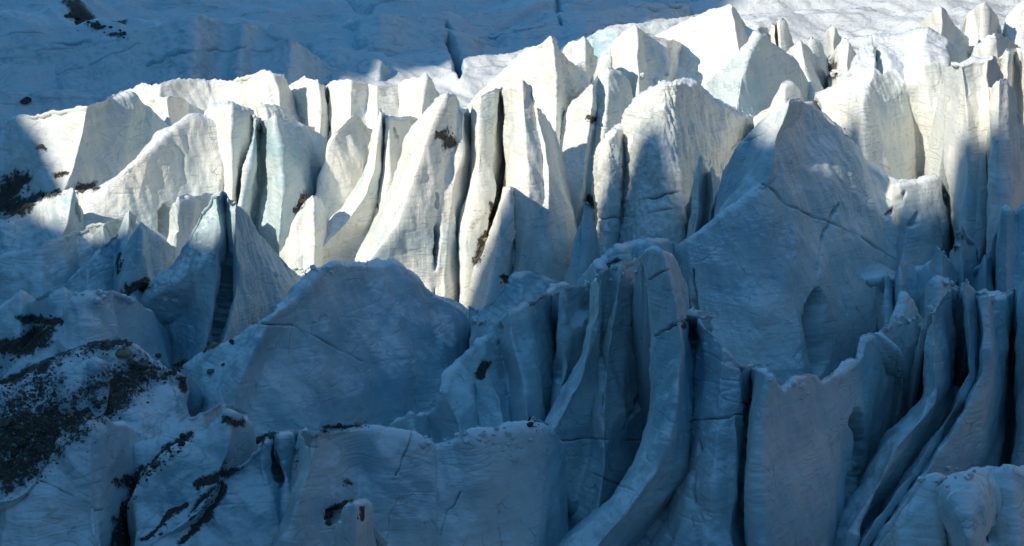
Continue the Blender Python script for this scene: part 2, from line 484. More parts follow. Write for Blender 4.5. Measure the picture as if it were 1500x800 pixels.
# ------------------------------------------------------------------ crevasses and debris (picture tracing, cut into the ice where it lies)
CRACKS += [
    ([(655, 54), (662, 75), (670, 95), (673, 135)], 4.2, 5.0),
    ([(816, 16), (818, 32), (824, 43)], 2.2, 2.5),
    ([(866, 50), (869, 70), (867, 95)], 1.8, 2.0),
    ([(500, 2), (520, 18), (548, 22)], 2, 1.2),
    ([(478, 124), (480, 160), (481, 205)], 2.6, 3.0),
    ([(565, 180), (563, 205), (564, 226)], 2.2, 2.5),
    ([(555, 253), (551, 280), (555, 305)], 2.2, 2.0),
    ([(636, 282), (640, 330), (639, 380), (636, 432)], 3.2, 3.2),
    ([(747, 280), (749, 330), (751, 380), (748, 410)], 2.8, 2.2),
    ([(735, 175), (736, 240), (730, 270)], 2.0, 1.6),
    ([(985, 70), (987, 96)], 2.0, 2.2),
    ([(1372, 170), (1371, 205)], 1.8, 1.6),
    ([(1118, 272), (1150, 300), (1210, 325), (1260, 350), (1310, 381)], 2.0, 1.5),
    ([(1228, 300), (1216, 318), (1205, 345), (1193, 385), (1191, 412)], 3.0, 1.4),
    ([(1192, 425), (1193, 470), (1198, 505), (1202, 548)], 8.0, 8.5),
    ([(1325, 280), (1318, 300), (1301, 314)], 3.0, 2.4),
    ([(1344, 312), (1340, 326), (1330, 332)], 3.6, 2.4),
    ([(1378, 262), (1385, 290), (1399, 315), (1408, 360)], 3.2, 3.0),
    ([(1288, 395), (1287, 440), (1284, 490)], 6, 8.0),
    ([(1015, 395), (1017, 470), (1016, 560), (1015, 640)], 3.2, 2.2),
    ([(1098, 590), (1091, 640), (1088, 700), (1092, 750)], 2.8, 2.6),
    ([(1024, 640), (1030, 660), (1022, 690), (1018, 740)], 2.6, 1.5),
    ([(886, 470), (879, 500), (880, 560), (883, 610), (890, 660), (901, 700)], 2.4, 1.9),
    ([(735, 475), (738, 495), (728, 512)], 4.0, 2.4),
    ([(694, 560), (698, 590), (696, 630)], 2.0, 1.3),
    ([(815, 445), (816, 500), (818, 560)], 2.6, 2.0),
    ([(330, 348), (333, 400), (326, 450), (314, 505)], 4.0, 4.0),
    ([(402, 640), (405, 680), (413, 715)], 4.6, 3.0),
    ([(600, 648), (583, 680), (574, 700)], 1.2, 0.8),
    ([(676, 722), (668, 742), (660, 750), (650, 790)], 1.2, 0.7),
    ([(1250, 600), (1260, 650), (1256, 690), (1246, 730)], 6.0, 5.0),
    ([(1408, 440), (1409, 500), (1406, 560)], 5.0, 5.0),
    ([(1386, 764), (1388, 776), (1382, 790)], 11.0, 1.0),
    ([(1450, 772), (1447, 782), (1442, 795)], 8.0, 0.9),
    ([(493, 745), (490, 765)], 9.0, 3.0),
    ([(1098, 588), (1101, 592)], 5.0, 3.0),
    ([(905, 640), (935, 600), (950, 560)], 3.0, 2.0),
    ([(440, 292), (436, 306)], 6.0, 2.0),
    ([(244, 300), (246, 345)], 8.0, 3.5),
    ([(1286, 64), (1291, 85), (1293, 106)], 6.0, 2.6), ([(215, 96), (262, 80), (340, 71), (400, 57)], 2.6, 1.2), ([(900, 8), (960, 18), (1010, 8)], 1.6, .8), ([(700, 57), (740, 47), (780, 37), (850, 20)], 2.2, 1.0), ([(210, 15), (280, 16), (340, 4)], 2.0, 1.0),
    ([(1068, 222), (1085, 205), (1128, 192)], 1.6, 0.8),
    ([(872, 322), (930, 318), (985, 306)], 1.8, 0.9),
    ([(915, 296), (960, 290), (996, 280)], 2.0, 1.0),
    ([(955, 410), (978, 394)], 1.6, 0.8),
    ([(958, 494), (985, 476), (1020, 465)], 1.6, 0.9),
    ([(1000, 618), (1060, 612), (1096, 606)], 1.5, 0.7),
    ([(800, 648), (860, 642), (940, 645)], 1.6, 0.7),
    ([(860, 690), (930, 720)], 1.5, 0.6),
    ([(335, 595), (365, 606)], 1.4, 0.7),
    ([(368, 475), (420, 476), (480, 505), (530, 530)], 1.6, 0.7),
    ([(420, 650), (470, 655)], 1.2, 0.5),
    ([(60, 705), (110, 728), (160, 745)], 1.6, 0.8),
    ([(300, 20), (420, 40), (500, 35)], 1.2, 0.5),
    ([(0, 120), (120, 100), (220, 60)], 1.2, .5),
    ([(640, 50), (720, 58), (800, 40)], 2.0, 0.8),
]
DIRT += [
    ([(98, 22), (118, 32), (150, 42), (180, 49)], 9, 1.0),
    ([(26, 152), (40, 149)], 5, 0.9),
    ([(8, 290), (22, 270), (30, 262)], 12, 1.0), ([(0, 305), (40, 298)], 12, 1.0), ([(40, 290), (85, 285)], 7, 0.9),
    ([(118, 274), (138, 270)], 6, 0.9), ([(80, 258), (96, 252)], 4, 0.8), ([(55, 214), (64, 217)], 4, 0.7),
    ([(648, 200), (658, 206)], 11, 1.0), ([(718, 300), (718, 320)], 6, 1.0), ([(712, 340), (704, 365), (698, 385)], 7, 1.0),
    ([(738, 405), (742, 412)], 5, 1.0), ([(862, 172), (868, 176)], 5, 1.0), ([(862, 292), (868, 300)], 7, 0.9),
    ([(440, 290), (434, 305)], 8, 0.85), ([(1218, 95), (1222, 110)], 7, 0.8),
    ([(192, 426), (205, 414), (215, 420)], 9, 1.0), ([(178, 375), (176, 400)], 4, 0.8),
    ([(32, 468), (60, 468), (85, 472)], 7, 1.0), ([(0, 525), (30, 505), (65, 490)], 15, 1.0), ([(0, 510), (40, 495)], 9, 1.0),
    ([(60, 545), (90, 525), (130, 517), (160, 510), (188, 504)], 8, .85), ([(0, 562), (30, 556), (52, 538)], 9, .8),
    ([(0, 600), (60, 575), (70, 560)], 24, .5), ([(70, 625), (115, 600), (150, 582), (195, 552)], 34, .74), ([(170, 560), (220, 545), (246, 547)], 14, .6),
    ([(0, 640), (60, 618), (100, 622)], 34, .72), ([(0, 690), (35, 672), (70, 650)], 30, .72), ([(20, 590), (45, 640), (30, 680)], 30, .5),
    ([(268, 556), (270, 570)], 7, 1.0), ([(262, 545), (250, 545)], 4, 0.8),
    ([(276, 642), (250, 662), (225, 688), (205, 705)], 9, 1.0), ([(178, 706), (195, 708)], 8, 1.0), ([(205, 690), (190, 730), (180, 760), (178, 800)], 8, 1.0),
    ([(330, 618), (338, 622)], 5, 0.9), ([(376, 647), (398, 636)], 5, 0.9), ([(350, 680), (336, 692), (318, 695), (290, 715)], 6, 0.95),
    ([(322, 712), (310, 730), (300, 742), (288, 762)], 11, 1.0), ([(274, 742), (255, 752), (240, 770), (215, 795)], 4, 0.95),
    ([(300, 752), (285, 775), (262, 795)], 5, 0.9), ([(470, 627), (540, 624)], 3, 0.75),
    ([(712, 534), (702, 552)], 6, 1.0), ([(482, 765), (490, 742), (512, 737)], 5, 1.0), ([(526, 745), (524, 762)], 3, 1.0),
    ([(778, 620), (788, 628)], 7, 0.8), ([(503, 705), (512, 712)], 5, 0.6), ([(1100, 588), (1098, 592)], 5, 0.9),
    ([(1385, 768), (1388, 780)], 9, 0.36), ([(1380, 365), (1388, 372)], 3, 0.5),
    ([(903, 382), (890, 388)], 4, 0.7), ([(440, 660), (432, 690)], 3, 0.6), ([(1006, 470), (1004, 480)], 4, 0.6),
    ([(700, 320), (690, 335)], 3, 0.4), ([(1240, 188), (1243, 205)], 3, 0.6), ([(308, 505), (300, 515)], 5, 0.6), ([(270, 530), (262, 538)], 5, 0.5),
]

# ------------------------------------------------------------------ glacier floor and the far snow slope
def terrain(name, D0, rows, xs, amp, seed, kind='structure', res=(420, 170)):
    """glacier surface sheet: rows of (py, depth) swept over picture width, with long swells"""
    pys = np.array([r[0] for r in rows], float); dps = np.array([r[1] for r in rows], float)
    px = np.linspace(xs[0], xs[1], res[0]); py = np.interp(np.linspace(0, 1, res[1]), np.linspace(0, 1, len(rows)), pys)
    dp = np.interp(np.linspace(0, 1, res[1]), np.linspace(0, 1, len(rows)), dps)
    PX, PY = np.meshgrid(px, py, indexing='ij'); DP = np.broadcast_to(dp, PX.shape)
    V = ray(PX, PY) * DP[..., None]
    V = V.reshape(-1, 3)
    q = V * np.array([1 / 60, 1 / 35, 1 / 40]) + seed
    ro = 1 - np.abs(fbm(q, 3, 0.5)) * 2
    V[:, 2] += amp * (ro * 1.0 + 0.5 * fbm(V / 18 + seed, 3))
    fl = np.stack([V[:, 0] * .11 + V[:, 1] * 0.10, V[:, 1] * .02 - V[:, 0] * .02, V[:, 2] * .02], 1)
    V[:, 2] += 0.75 * fbm(fl * 1.6 + seed, 5, 0.62) + 0.10 * fbm(V / 1.6, 3)
    pxs, pyf = PX.ravel(), PY.ravel()
    for pts, hw, d_ in CRACKS:
        if min(p[1] for p in pts) > 150: continue
        d, par = poly_dist(pxs + 3 * perlin(V / 5), pyf, pts)
        V[:, 2] -= 1.6 * d_ * np.exp(-(d / (hw * np.clip(np.minimum(par, 1 - par) * 5 + .25, 0, 1) + .3)) ** 2)
    dirt = np.zeros(len(V))
    for pts, hw, s_ in DIRT:
        d, par = poly_dist(pxs, pyf, pts); dirt = np.maximum(dirt, s_ * np.clip(1.25 - d / hw, 0, 1))
    o = mesh_obj(name, V, grid_faces(*res)[:, ::-1], M_SNOW, None, attrs={'dirt': dirt, 'tint': np.full(len(V), 0.05)})
    o['kind'] = kind
    return o

terrain('snow_slope', 0, [(-330, 900), (-120, 640), (-40, 525), (0, 488), (60, 445), (130, 405), (200, 375), (300, 352)], (-500, 2000), 3.6, 3.3, res=(900, 330))
gx = np.linspace(-700, 700, 160); gy = np.linspace(-250, 1500, 170)
GX, GY = np.meshgrid(gx, gy, indexing='ij')
gz = np.interp(GY, [-250, 150, 190, 250, 300, 360, 420, 600, 1500], [-150, -112, -112, -118, -124, -126, -150, -170, -200])
GZ = gz + 4 * fbm(np.stack([GX / 60, GY / 60, GX * 0], -1), 3)
g = mesh_obj('glacier_floor', np.stack([GX, GY, GZ], -1).reshape(-1, 3), grid_faces(160, 170)[:, ::-1], M_ICE,
             attrs={'dirt': np.zeros(GX.size), 'tint': np.zeros(GX.size)})
g['kind'] = 'structure'

# ------------------------------------------------------------------ valley sides: an unseen ridge whose gap is shaped to place the sunlight, and the sunlit slope opposite
def valley_side(name, org, out, along, sky, near, far, foot, mat, nu=420, nt=60, jag=0.8):
    us = np.linspace(sky[0][0], sky[-1][0], nu)
    top = np.interp(us, [p[0] for p in sky], [p[1] for p in sky]) + jag * fbm(np.stack([us / 7, us * 0 + 2, us * 0], 1), 3)
    t = np.linspace(-1, 1, nt)
    T, U = np.meshgrid(t, us); TOP = top[:, None]
    hgt = TOP - foot
    r = np.where(T < 0, near, far)
    off = T * r * hgt
    Z = foot + hgt * (1 - np.abs(T)) ** 1.15
    w = np.clip(np.abs(T) * 3, 0, 1) * np.clip((1 - np.abs(T)) * 6, 0, 1)
    P = np.stack([org[0] + out[0] * off + along[0] * U, org[1] + out[1] * off + along[1] * U, Z], -1)
    n = fbm(P / 40, 4, 0.55)
    P[..., 2] += w * 9 * n; P[..., 0] += w * 5 * fbm(P / 25 + 7, 3); P[..., 1] += w * 5 * fbm(P / 25 + 19, 3)
    o = mesh_obj(name, P.reshape(-1, 3), grid_faces(nu, nt), mat)
    o['kind'] = 'structure'
    return o

LM = 260.0
AL = (SUN_H[1], -SUN_H[0]) if -SUN_H[0] > 0 else (-SUN_H[1], SUN_H[0])
SHADE_SKYLINE = [(-420, 80), (-300, 130), (-160, 136), (-105, 132), (-80, 127), (-70, 123.5), (-62.5, 122), (-60, 116), (-57.5, 109), (-55, 107), (-53, 106), (-51.5, 106.5), (-49, 109), (-46, 119), (-43, 122),
           (-41, 120), (-38.5, 105), (-36, 97), (-33, 98), (-31, 103), (-28.5, 107), (-26, 106.5), (-24, 99), (-22, 86), (-19, 75.5), (-17, 63), (-14, 56), (-10, 57), (-6, 58), (0, 56), (8, 53), (20, 51.5), (30, 51), (40, 55), (48, 60), (58, 66), (64, 68), (72, 80), (78, 95),
           (82, 106), (85, 135), (89, 180), (96, 215), (150, 240), (260, 250), (420, 230)]
valley_side('unseen_mountain', (SUN_H[0] * LM, 310 + SUN_H[1] * LM), SUN_H, AL, SHADE_SKYLINE, 0.42, 1.2, -135, M_HILL, jag=0.5)  # unseen ridge, skyline shaped to lay the lit band and its shade edges
valley_side('unseen_mountain', (400, 250), (0.90, 0.43), (-0.30, 0.95), [(-420, 180), (-200, 290), (-60, 270), (80, 340), (250, 300), (600, 330)], 0.42, 1.2, -140, M_CLIFF, jag=3)
valley_side('added_hillside', (0, -150), (0, -1), (1, 0), [(-420, 90), (-200, 120), (0, 130), (200, 120), (420, 90)], 0.95, 1.2, -118, M_CLIFF, jag=3)  # unseen slope behind the camera, added to block sky and darken the foreground

# ------------------------------------------------------------------ back rank
LIT_TINT[0] = 0.75  # back rank takes the pale ice colour of the sunlit bodies
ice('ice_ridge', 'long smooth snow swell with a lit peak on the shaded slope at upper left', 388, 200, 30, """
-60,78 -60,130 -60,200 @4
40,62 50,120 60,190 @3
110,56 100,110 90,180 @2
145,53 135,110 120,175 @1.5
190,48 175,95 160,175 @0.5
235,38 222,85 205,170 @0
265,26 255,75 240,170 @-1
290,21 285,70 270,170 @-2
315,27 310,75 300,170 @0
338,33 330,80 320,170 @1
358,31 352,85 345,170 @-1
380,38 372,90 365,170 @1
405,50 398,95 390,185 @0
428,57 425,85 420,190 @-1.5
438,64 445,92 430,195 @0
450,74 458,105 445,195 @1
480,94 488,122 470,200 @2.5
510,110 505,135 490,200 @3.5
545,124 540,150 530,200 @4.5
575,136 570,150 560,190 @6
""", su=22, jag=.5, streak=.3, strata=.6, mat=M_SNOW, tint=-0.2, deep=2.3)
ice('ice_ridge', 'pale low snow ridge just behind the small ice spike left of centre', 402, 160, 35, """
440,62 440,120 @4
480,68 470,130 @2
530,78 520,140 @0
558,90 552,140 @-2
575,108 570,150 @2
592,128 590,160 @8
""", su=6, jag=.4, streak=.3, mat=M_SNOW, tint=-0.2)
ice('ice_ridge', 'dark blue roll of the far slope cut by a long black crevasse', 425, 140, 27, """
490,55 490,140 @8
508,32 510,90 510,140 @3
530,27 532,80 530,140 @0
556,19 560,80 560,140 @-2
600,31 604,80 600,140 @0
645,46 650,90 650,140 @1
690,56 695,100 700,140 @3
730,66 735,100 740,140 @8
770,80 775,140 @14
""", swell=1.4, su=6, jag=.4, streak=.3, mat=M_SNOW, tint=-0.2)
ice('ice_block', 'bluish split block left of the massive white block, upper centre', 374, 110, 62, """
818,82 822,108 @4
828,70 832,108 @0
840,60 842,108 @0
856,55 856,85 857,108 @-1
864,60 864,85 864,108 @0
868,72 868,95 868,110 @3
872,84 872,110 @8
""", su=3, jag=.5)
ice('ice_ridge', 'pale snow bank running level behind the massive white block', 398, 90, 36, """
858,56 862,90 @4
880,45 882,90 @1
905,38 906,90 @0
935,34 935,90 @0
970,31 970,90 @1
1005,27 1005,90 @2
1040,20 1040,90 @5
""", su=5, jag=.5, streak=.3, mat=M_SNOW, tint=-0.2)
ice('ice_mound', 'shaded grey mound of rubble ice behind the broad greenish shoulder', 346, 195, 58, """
212,152 222,180 @4
226,142 235,188 @0
246,141 250,192 @-1
264,143 262,185 @3
283,155 278,178 @9
""", jag=.6)
ice('ice_ridge', 'sunlit snow crest with a crumbly knob at its right end', 352, 215, 52, """
130,158 130,190 @4
165,141 165,190 @3
200,130 200,195 @1
235,122 230,200 @0
270,115 265,205 @2
310,118 300,205 @4
340,117 335,150 345,200 @4
356,112 360,150 370,195 @-1
372,106 378,150 385,200 @-2
386,103 395,140 400,200 @-3
400,107 410,140 415,200 @-3
415,108 413,135 400,165 410,205 @-2
421,124 432,160 440,195 @2
440,160 450,190 @6
456,186 455,205 @10
""", su=3.5, jag=.8)
ice('ice_ridge', 'pale snow bank split by a thin dark crevasse, beneath the upper left swell', 350, 215, 55, """
418,128 425,160 430,205 @6
445,112 448,160 450,205 @3
466,122 470,160 470,205 @0
478,125 480,160 480,210 @3
487,119 492,160 495,210 @0
515,118 515,160 515,215 @-1
540,122 535,160 545,215 @1
552,127 552,170 550,215 @0
585,124 585,170 585,215 @2
592,118 595,170 595,215 @1
616,115 613,160 610,215 @0
624,108 618,150 620,205 @-2
632,120 631,160 630,200 @2
646,143 642,180 640,200 @8
""", su=3.5, jag=.5)
ice('ice_pyramid', 'sharp white pyramid with a streaky grey right side, near the top centre', 338, 200, 58, """
680,160 680,195 @9
715,124 715,190 @5
737,104 740,195 @3
765,76 770,195 @1
787,65 790,190 @0
808,53 812,90 815,150 815,195 @-2.5
818,72 826,120 830,195 @2
832,88 840,135 840,190 @6
843,96 852,130 848,185 @9
856,89 862,130 855,180 @10
873,110 870,145 @15
""", su=3, jag=.5, streak=1.0)
ice('ice_horn', 'small pale horn poking up behind the grooved grey fin', 342, 140, 68, """
866,114 868,135 @2
878,95 878,135 @0
889,79 886,130 @-1
894,86 893,125 @2
898,100 897,125 @5
""", su=2, jag=.3)
ice('serac', 'massive white block with a small shaded notch at its pointed top, upper centre', 347, 135, 58, """
891,104 894,125 @7
895,66 898,130 @2
911,46 914,95 916,135 @0
932,36 935,70 935,135 @-1.5
941,45 948,85 945,135 @2
962,53 968,85 960,130 @3
985,58 985,95 975,130 @4
1000,66 995,110 @10
""", su=3, jag=.6)
ice('serac', 'broad white dome with a sharp shaded right edge, upper centre', 356, 140, 45, """
940,62 950,110 @8
985,42 985,90 990,135 @3
1030,22 1030,80 1030,140 @1
1058,10 1063,70 1065,140 @0
1072,6 1077,45 1084,68 1080,140 @-3
1080,20 1090,50 1098,75 1100,120 @4
1096,46 1105,75 @10
1110,62 1112,85 @15
""", su=3, jag=.5)
ice('ice_slab', 'tilted snow slab with a dirty lip right of the broad white dome', 372, 75, 40, """
1070,24 1072,60 @3
1090,26 1092,65 @0
1112,34 1112,70 @0
1123,41 1122,70 @2
1128,52 1128,70 @6
""", su=2.5, jag=.8)
ice('ice_pillar', 'stubby white ice pillar with a dark hollow, behind the grey pyramid', 366, 85, 70, """
1124,62 1125,82 @4
1127,45 1128,75 @1
1133,33 1133,55 1138,85 @0
1137,30 1137,55 1140,85 @3
1143,28 1143,60 1145,85 @-1
1151,30 1151,60 1152,85 @0
1156,45 1157,80 @4
1164,68 1163,85 @8
""", su=1.5, jag=.5)
ice('ice_wedge', 'white wedge with a shaded side beside the dark pit, upper right', 345, 135, 62, """
1146,80 1150,120 @6
1158,69 1165,125 @2
1172,58 1178,100 1190,135 @-1
1178,64 1190,105 1199,130 @2
1186,78 1200,115 1205,132 @6
1200,118 1208,130 @10
""", su=2, jag=.5)
ice('ice_mound', 'rounded grey ice hump between two sharp wedges, upper right', 353, 105, 60, """
1174,66 1178,100 @4
1186,56 1190,105 @0
1198,62 1202,105 @1
1207,76 1210,105 @6
1212,92 1213,110 @10
""", su=3, jag=.5)
ice('ice_slab', 'upright grey slab standing alone on the sunlit snow', 362, 85, 75, """
1209,50 1211,80 @3
1214,40 1216,80 @0
1220,35 1222,82 @-1
1226,45 1228,80 @3
1234,62 1234,80 @8
""", su=1.5, jag=.4, back=.5)
ice('ice_wedge', 'small bright wedge leaning over the dark pit, upper right', 346, 120, 62, """
1213,92 1216,118 @4
1226,68 1230,112 @0
1240,58 1240,108 @-1
1247,66 1244,105 @3
1253,80 1248,108 @8
""", su=2, jag=.7)
ice('serac', 'white snow column with shaded left cheek near the upper right corner', 348, 100, 66, """
1408,40 1408,85 @8
1416,22 1414,60 1414,95 @4
1428,10 1430,60 1428,100 @3
1440,4 1440,50 1440,100 @-1
1450,9 1450,50 1450,100 @0
1457,22 1458,60 @4
1466,46 1466,65 @9
1474,60 1474,80 @14
""", su=2.5, jag=.4)
ice('ice_pinnacle', 'dark triangular facet rising between the large lit block and the snow column', 338, 95, 66, """
1352,30 1356,75 @4
1366,18 1370,80 @1
1378,8 1380,60 1385,95 @-1
1388,22 1394,60 1405,95 @3
1398,38 1408,75 1415,95 @5
1416,56 1420,90 @8
""", su=2.5, jag=.5)
ice('ice_mound', 'smooth snow swell in the top right corner', 352, 80, 45, """
1462,66 1466,90 @5
1474,26 1478,80 @1
1490,12 1492,80 @0
1520,-6 1520,80 @0
1570,-20 1570,80 @2
""", jag=.4)
ice('ice_mound', 'crumpled low hump in front of the white snow column, right edge', 326, 110, 55, """
1418,92 1422,110 @5
1430,70 1432,110 @1
1446,54 1448,110 @-1
1457,48 1462,80 1464,110 @-1
1470,52 1472,110 @2
1482,60 1484,105 @4
1494,72 1494,100 @9
""", jag=.8, su=3)
ice('serac', 'rounded ice tooth with a dark right side on the right edge', 312, 190, 72, """
1460,96 1464,150 @4
1464,84 1470,150 @0
1476,74 1478,110 1482,180 @-1
1490,70 1490,110 1492,190 @3
1500,71 1500,120 1502,190 @-1
1520,72 1520,190 @0
1560,85 1560,190 @4
""", su=2.5, jag=.5)

# ------------------------------------------------------------------ sunlit middle rank
LIT_TINT[0] = 0.7  # ice colour made paler because this rank stands in the sun
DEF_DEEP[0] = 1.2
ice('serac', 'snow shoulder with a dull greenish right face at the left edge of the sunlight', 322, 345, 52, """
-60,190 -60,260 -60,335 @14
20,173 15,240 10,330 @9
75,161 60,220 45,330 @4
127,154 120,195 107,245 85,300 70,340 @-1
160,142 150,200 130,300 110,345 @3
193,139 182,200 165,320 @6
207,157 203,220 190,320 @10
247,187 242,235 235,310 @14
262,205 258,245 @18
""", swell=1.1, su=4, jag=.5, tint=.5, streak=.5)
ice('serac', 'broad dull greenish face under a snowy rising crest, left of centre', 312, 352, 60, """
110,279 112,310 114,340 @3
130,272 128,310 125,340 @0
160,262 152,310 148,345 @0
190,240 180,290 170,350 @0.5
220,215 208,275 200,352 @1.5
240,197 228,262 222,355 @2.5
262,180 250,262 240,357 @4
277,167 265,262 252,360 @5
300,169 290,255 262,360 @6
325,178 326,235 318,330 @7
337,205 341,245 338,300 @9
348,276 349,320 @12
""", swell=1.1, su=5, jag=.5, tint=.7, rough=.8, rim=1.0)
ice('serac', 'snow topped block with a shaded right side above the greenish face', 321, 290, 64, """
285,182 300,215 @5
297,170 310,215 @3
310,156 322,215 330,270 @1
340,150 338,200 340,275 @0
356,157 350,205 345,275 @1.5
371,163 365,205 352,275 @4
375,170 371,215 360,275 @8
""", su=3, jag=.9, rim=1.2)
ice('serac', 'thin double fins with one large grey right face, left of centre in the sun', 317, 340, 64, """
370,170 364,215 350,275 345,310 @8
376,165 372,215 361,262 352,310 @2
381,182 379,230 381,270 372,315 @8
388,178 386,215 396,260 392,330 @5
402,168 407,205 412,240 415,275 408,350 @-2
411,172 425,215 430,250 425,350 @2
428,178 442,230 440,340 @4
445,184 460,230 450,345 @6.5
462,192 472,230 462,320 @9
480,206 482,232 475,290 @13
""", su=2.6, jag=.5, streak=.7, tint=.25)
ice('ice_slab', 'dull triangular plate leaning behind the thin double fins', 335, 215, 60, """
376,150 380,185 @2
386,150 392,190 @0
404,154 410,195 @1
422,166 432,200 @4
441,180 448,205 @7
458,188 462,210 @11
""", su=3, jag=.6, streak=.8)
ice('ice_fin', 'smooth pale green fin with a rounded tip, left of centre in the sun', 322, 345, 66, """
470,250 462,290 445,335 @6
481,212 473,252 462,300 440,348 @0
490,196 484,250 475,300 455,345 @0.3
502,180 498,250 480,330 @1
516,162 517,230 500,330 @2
524,168 530,230 512,325 @3
535,186 541,230 525,310 @6
547,193 550,235 540,290 @10
""", su=4, jag=.4, tint=.9, rough=.6, streak=.2)
ice('ice_fin', 'cream split fin with a dark cleft and a wide sloping apron', 312, 392, 60, """
541,215 534,255 505,305 452,348 405,375 @5
548,188 544,225 528,275 488,325 425,382 402,392 @1
559,160 552,200 550,245 537,285 505,330 450,385 @-1.5
563,166 561,225 560,270 545,330 500,392 @2.5
567,172 569,225 570,262 562,310 530,395 @-0.5
586,173 586,230 575,285 555,335 535,395 @4
601,170 598,220 580,285 560,335 545,385 @6
618,176 608,225 590,280 560,350 @9
630,180 620,225 600,280 @14
""", su=3, jag=.5, tint=.8, rough=.7)
ice('ice_lump', 'rounded cream lump beside a boulder at the foot of the double fins', 306, 390, 62, """
412,368 410,392 @5
424,345 420,390 @1
434,318 432,385 @0
446,296 445,375 @0
459,287 460,360 @-1
468,290 470,350 @2
476,304 476,345 @6
""", su=3.5, jag=.4, tint=.6, rough=.6)
ice('serac', 'tall white serac with a dark debris patch near its rounded top, centre', 298, 440, 66, """
641,142 600,202 578,257 546,317 522,380 @8
650,137 617,192 597,247 570,312 533,384 @1.5
658,135 634,182 619,227 597,290 586,330 540,384 528,400 @-2
666,136 652,200 630,285 605,350 570,425 @-0.5
674,148 668,205 645,282 637,340 630,440 @1.0
681,158 679,225 662,290 656,350 656,440 @1.2
688,164 687,230 680,290 671,360 669,440 @5
693,168 693,230 688,300 677,380 676,442 @11
""", su=3.0, jag=.5, rim=.8)
ice('ice_fin', 'narrow white fin between two deep gullies, debris wedged down its right side', 301, 446, 68, """
689,166 691,220 683,290 672,330 672,440 @8
696,150 695,220 688,290 676,330 675,442 @1
704,142 702,220 697,290 683,350 679,445 @-0.5
714,136 710,220 707,290 694,370 685,446 @0
727,131 724,210 722,270 708,340 691,446 @1
733,130 735,205 732,255 720,305 702,372 695,447 @6
740,130 740,205 740,262 728,322 706,402 699,447 @10
""", su=2.6, jag=.5)
ice('serac', 'broad brilliant white buttress with a jagged shoulder, centre', 296, 456, 66, """
735,132 742,192 743,240 722,330 708,380 700,440 @9
742,125 746,195 747,260 748,330 740,400 733,450 @1
752,121 754,200 756,275 757,340 750,410 742,452 @-0.5
765,118 770,200 775,280 768,340 760,390 747,455 @-1.5
778,127 785,170 794,220 797,290 786,345 771,400 758,455 @0
785,157 799,210 804,260 802,320 799,380 792,440 @-0.5
792,160 811,220 821,265 829,310 833,350 826,430 @3
798,176 819,230 830,270 841,312 844,352 838,430 @9
806,195 826,240 838,280 @14
""", su=2.8, jag=.5, strata=1.4)
ice('ice_fin', 'low tongue of ice with a lit edge and rippled foot before the white buttress', 291, 452, 68, """
745,273 727,330 692,392 686,450 @4
747,273 740,335 726,400 712,452 @-1
750,284 747,340 742,410 732,455 @0
753,300 752,350 752,410 748,450 @5
""", su=2.5, jag=.3, strata=1.8)
ice('ice_fin', 'grooved grey fin with a cream lower face behind the white buttress', 326, 345, 58, """
826,164 818,200 812,260 @7
850,138 846,190 832,270 826,330 @2
868,120 866,160 850,285 842,345 @-0.5
876,110 873,150 860,290 850,345 @3
892,101 888,160 870,300 862,345 @1.5
907,105 902,160 882,300 874,340 @3.5
914,112 912,160 890,300 @6
921,126 920,165 895,285 @8
927,150 926,190 905,270 @13
""", su=2.6, jag=.5, tint=.6, streak=.6)
ice('serac', 'dull grey pyramid with a small square hole in its face, upper right of centre', 325, 182, 60, """
1030,122 1030,150 @6
1052,112 1048,155 @3
1068,99 1060,160 @1
1088,76 1078,115 1072,170 @-0.5
1111,48 1099,75 1088,110 1082,175 @-1
1128,62 1122,120 1110,180 @3.5
1146,75 1140,125 1130,182 @6
1163,85 1158,130 1150,182 @9
1180,112 1176,150 1168,182 @13
1198,142 1194,172 @18
""", su=3, jag=.5, streak=.7, tint=.3)
ice('ice_lump', 'small cream ice lump behind the top of the giant shaded serac', 306, 190, 66, """
1104,172 1106,190 @5
1128,157 1130,190 @1
1138,140 1142,190 @0
1148,123 1150,190 @-1
1158,119 1160,190 @0
1168,126 1168,190 @2
1178,146 1178,190 @7
""", su=4, jag=.3, tint=1.0, rough=.6)
ice('serac', 'serac with a rounded shaded front and a glittering grazed right flank, right of centre', 297, 410, 68, """
872,236 871,285 874,325 864,405 @8
878,215 878,280 880,330 870,412 @2
890,197 892,260 890,330 880,412 @0
902,187 906,250 902,330 892,414 @1
913,182 915,240 910,310 900,414 @4.5
922,162 923,230 920,300 905,412 @2.5
946,136 940,220 936,300 925,405 @0
974,118 972,180 970,260 965,395 @-1.5
997,115 985,165 992,240 1000,300 1000,385 @-1
1022,119 1016,180 1010,240 1012,300 1015,375 @2.5
1046,141 1041,200 1031,280 1030,355 @6
1076,158 1066,210 1052,275 1046,345 @9.5
1108,173 1096,225 1080,285 @14
1125,178 1115,230 @20
""", su=3.5, jag=.5, streak=1.3, strata=1.8, rim=1.2)
ice('ice_pillar', 'pair of slim shaded spires tucked left of the giant serac', 289, 365, 76, """
1008,306 1008,355 @4
1017,262 1014,310 1010,360 @0
1026,222 1022,300 1016,362 @-1
1032,240 1029,300 1024,360 @2
1037,252 1034,310 1032,358 @4
1042,245 1040,300 1038,350 @0
1046,248 1046,300 1045,345 @1
1052,268 1052,320 @5
""", su=1.5, jag=.4)
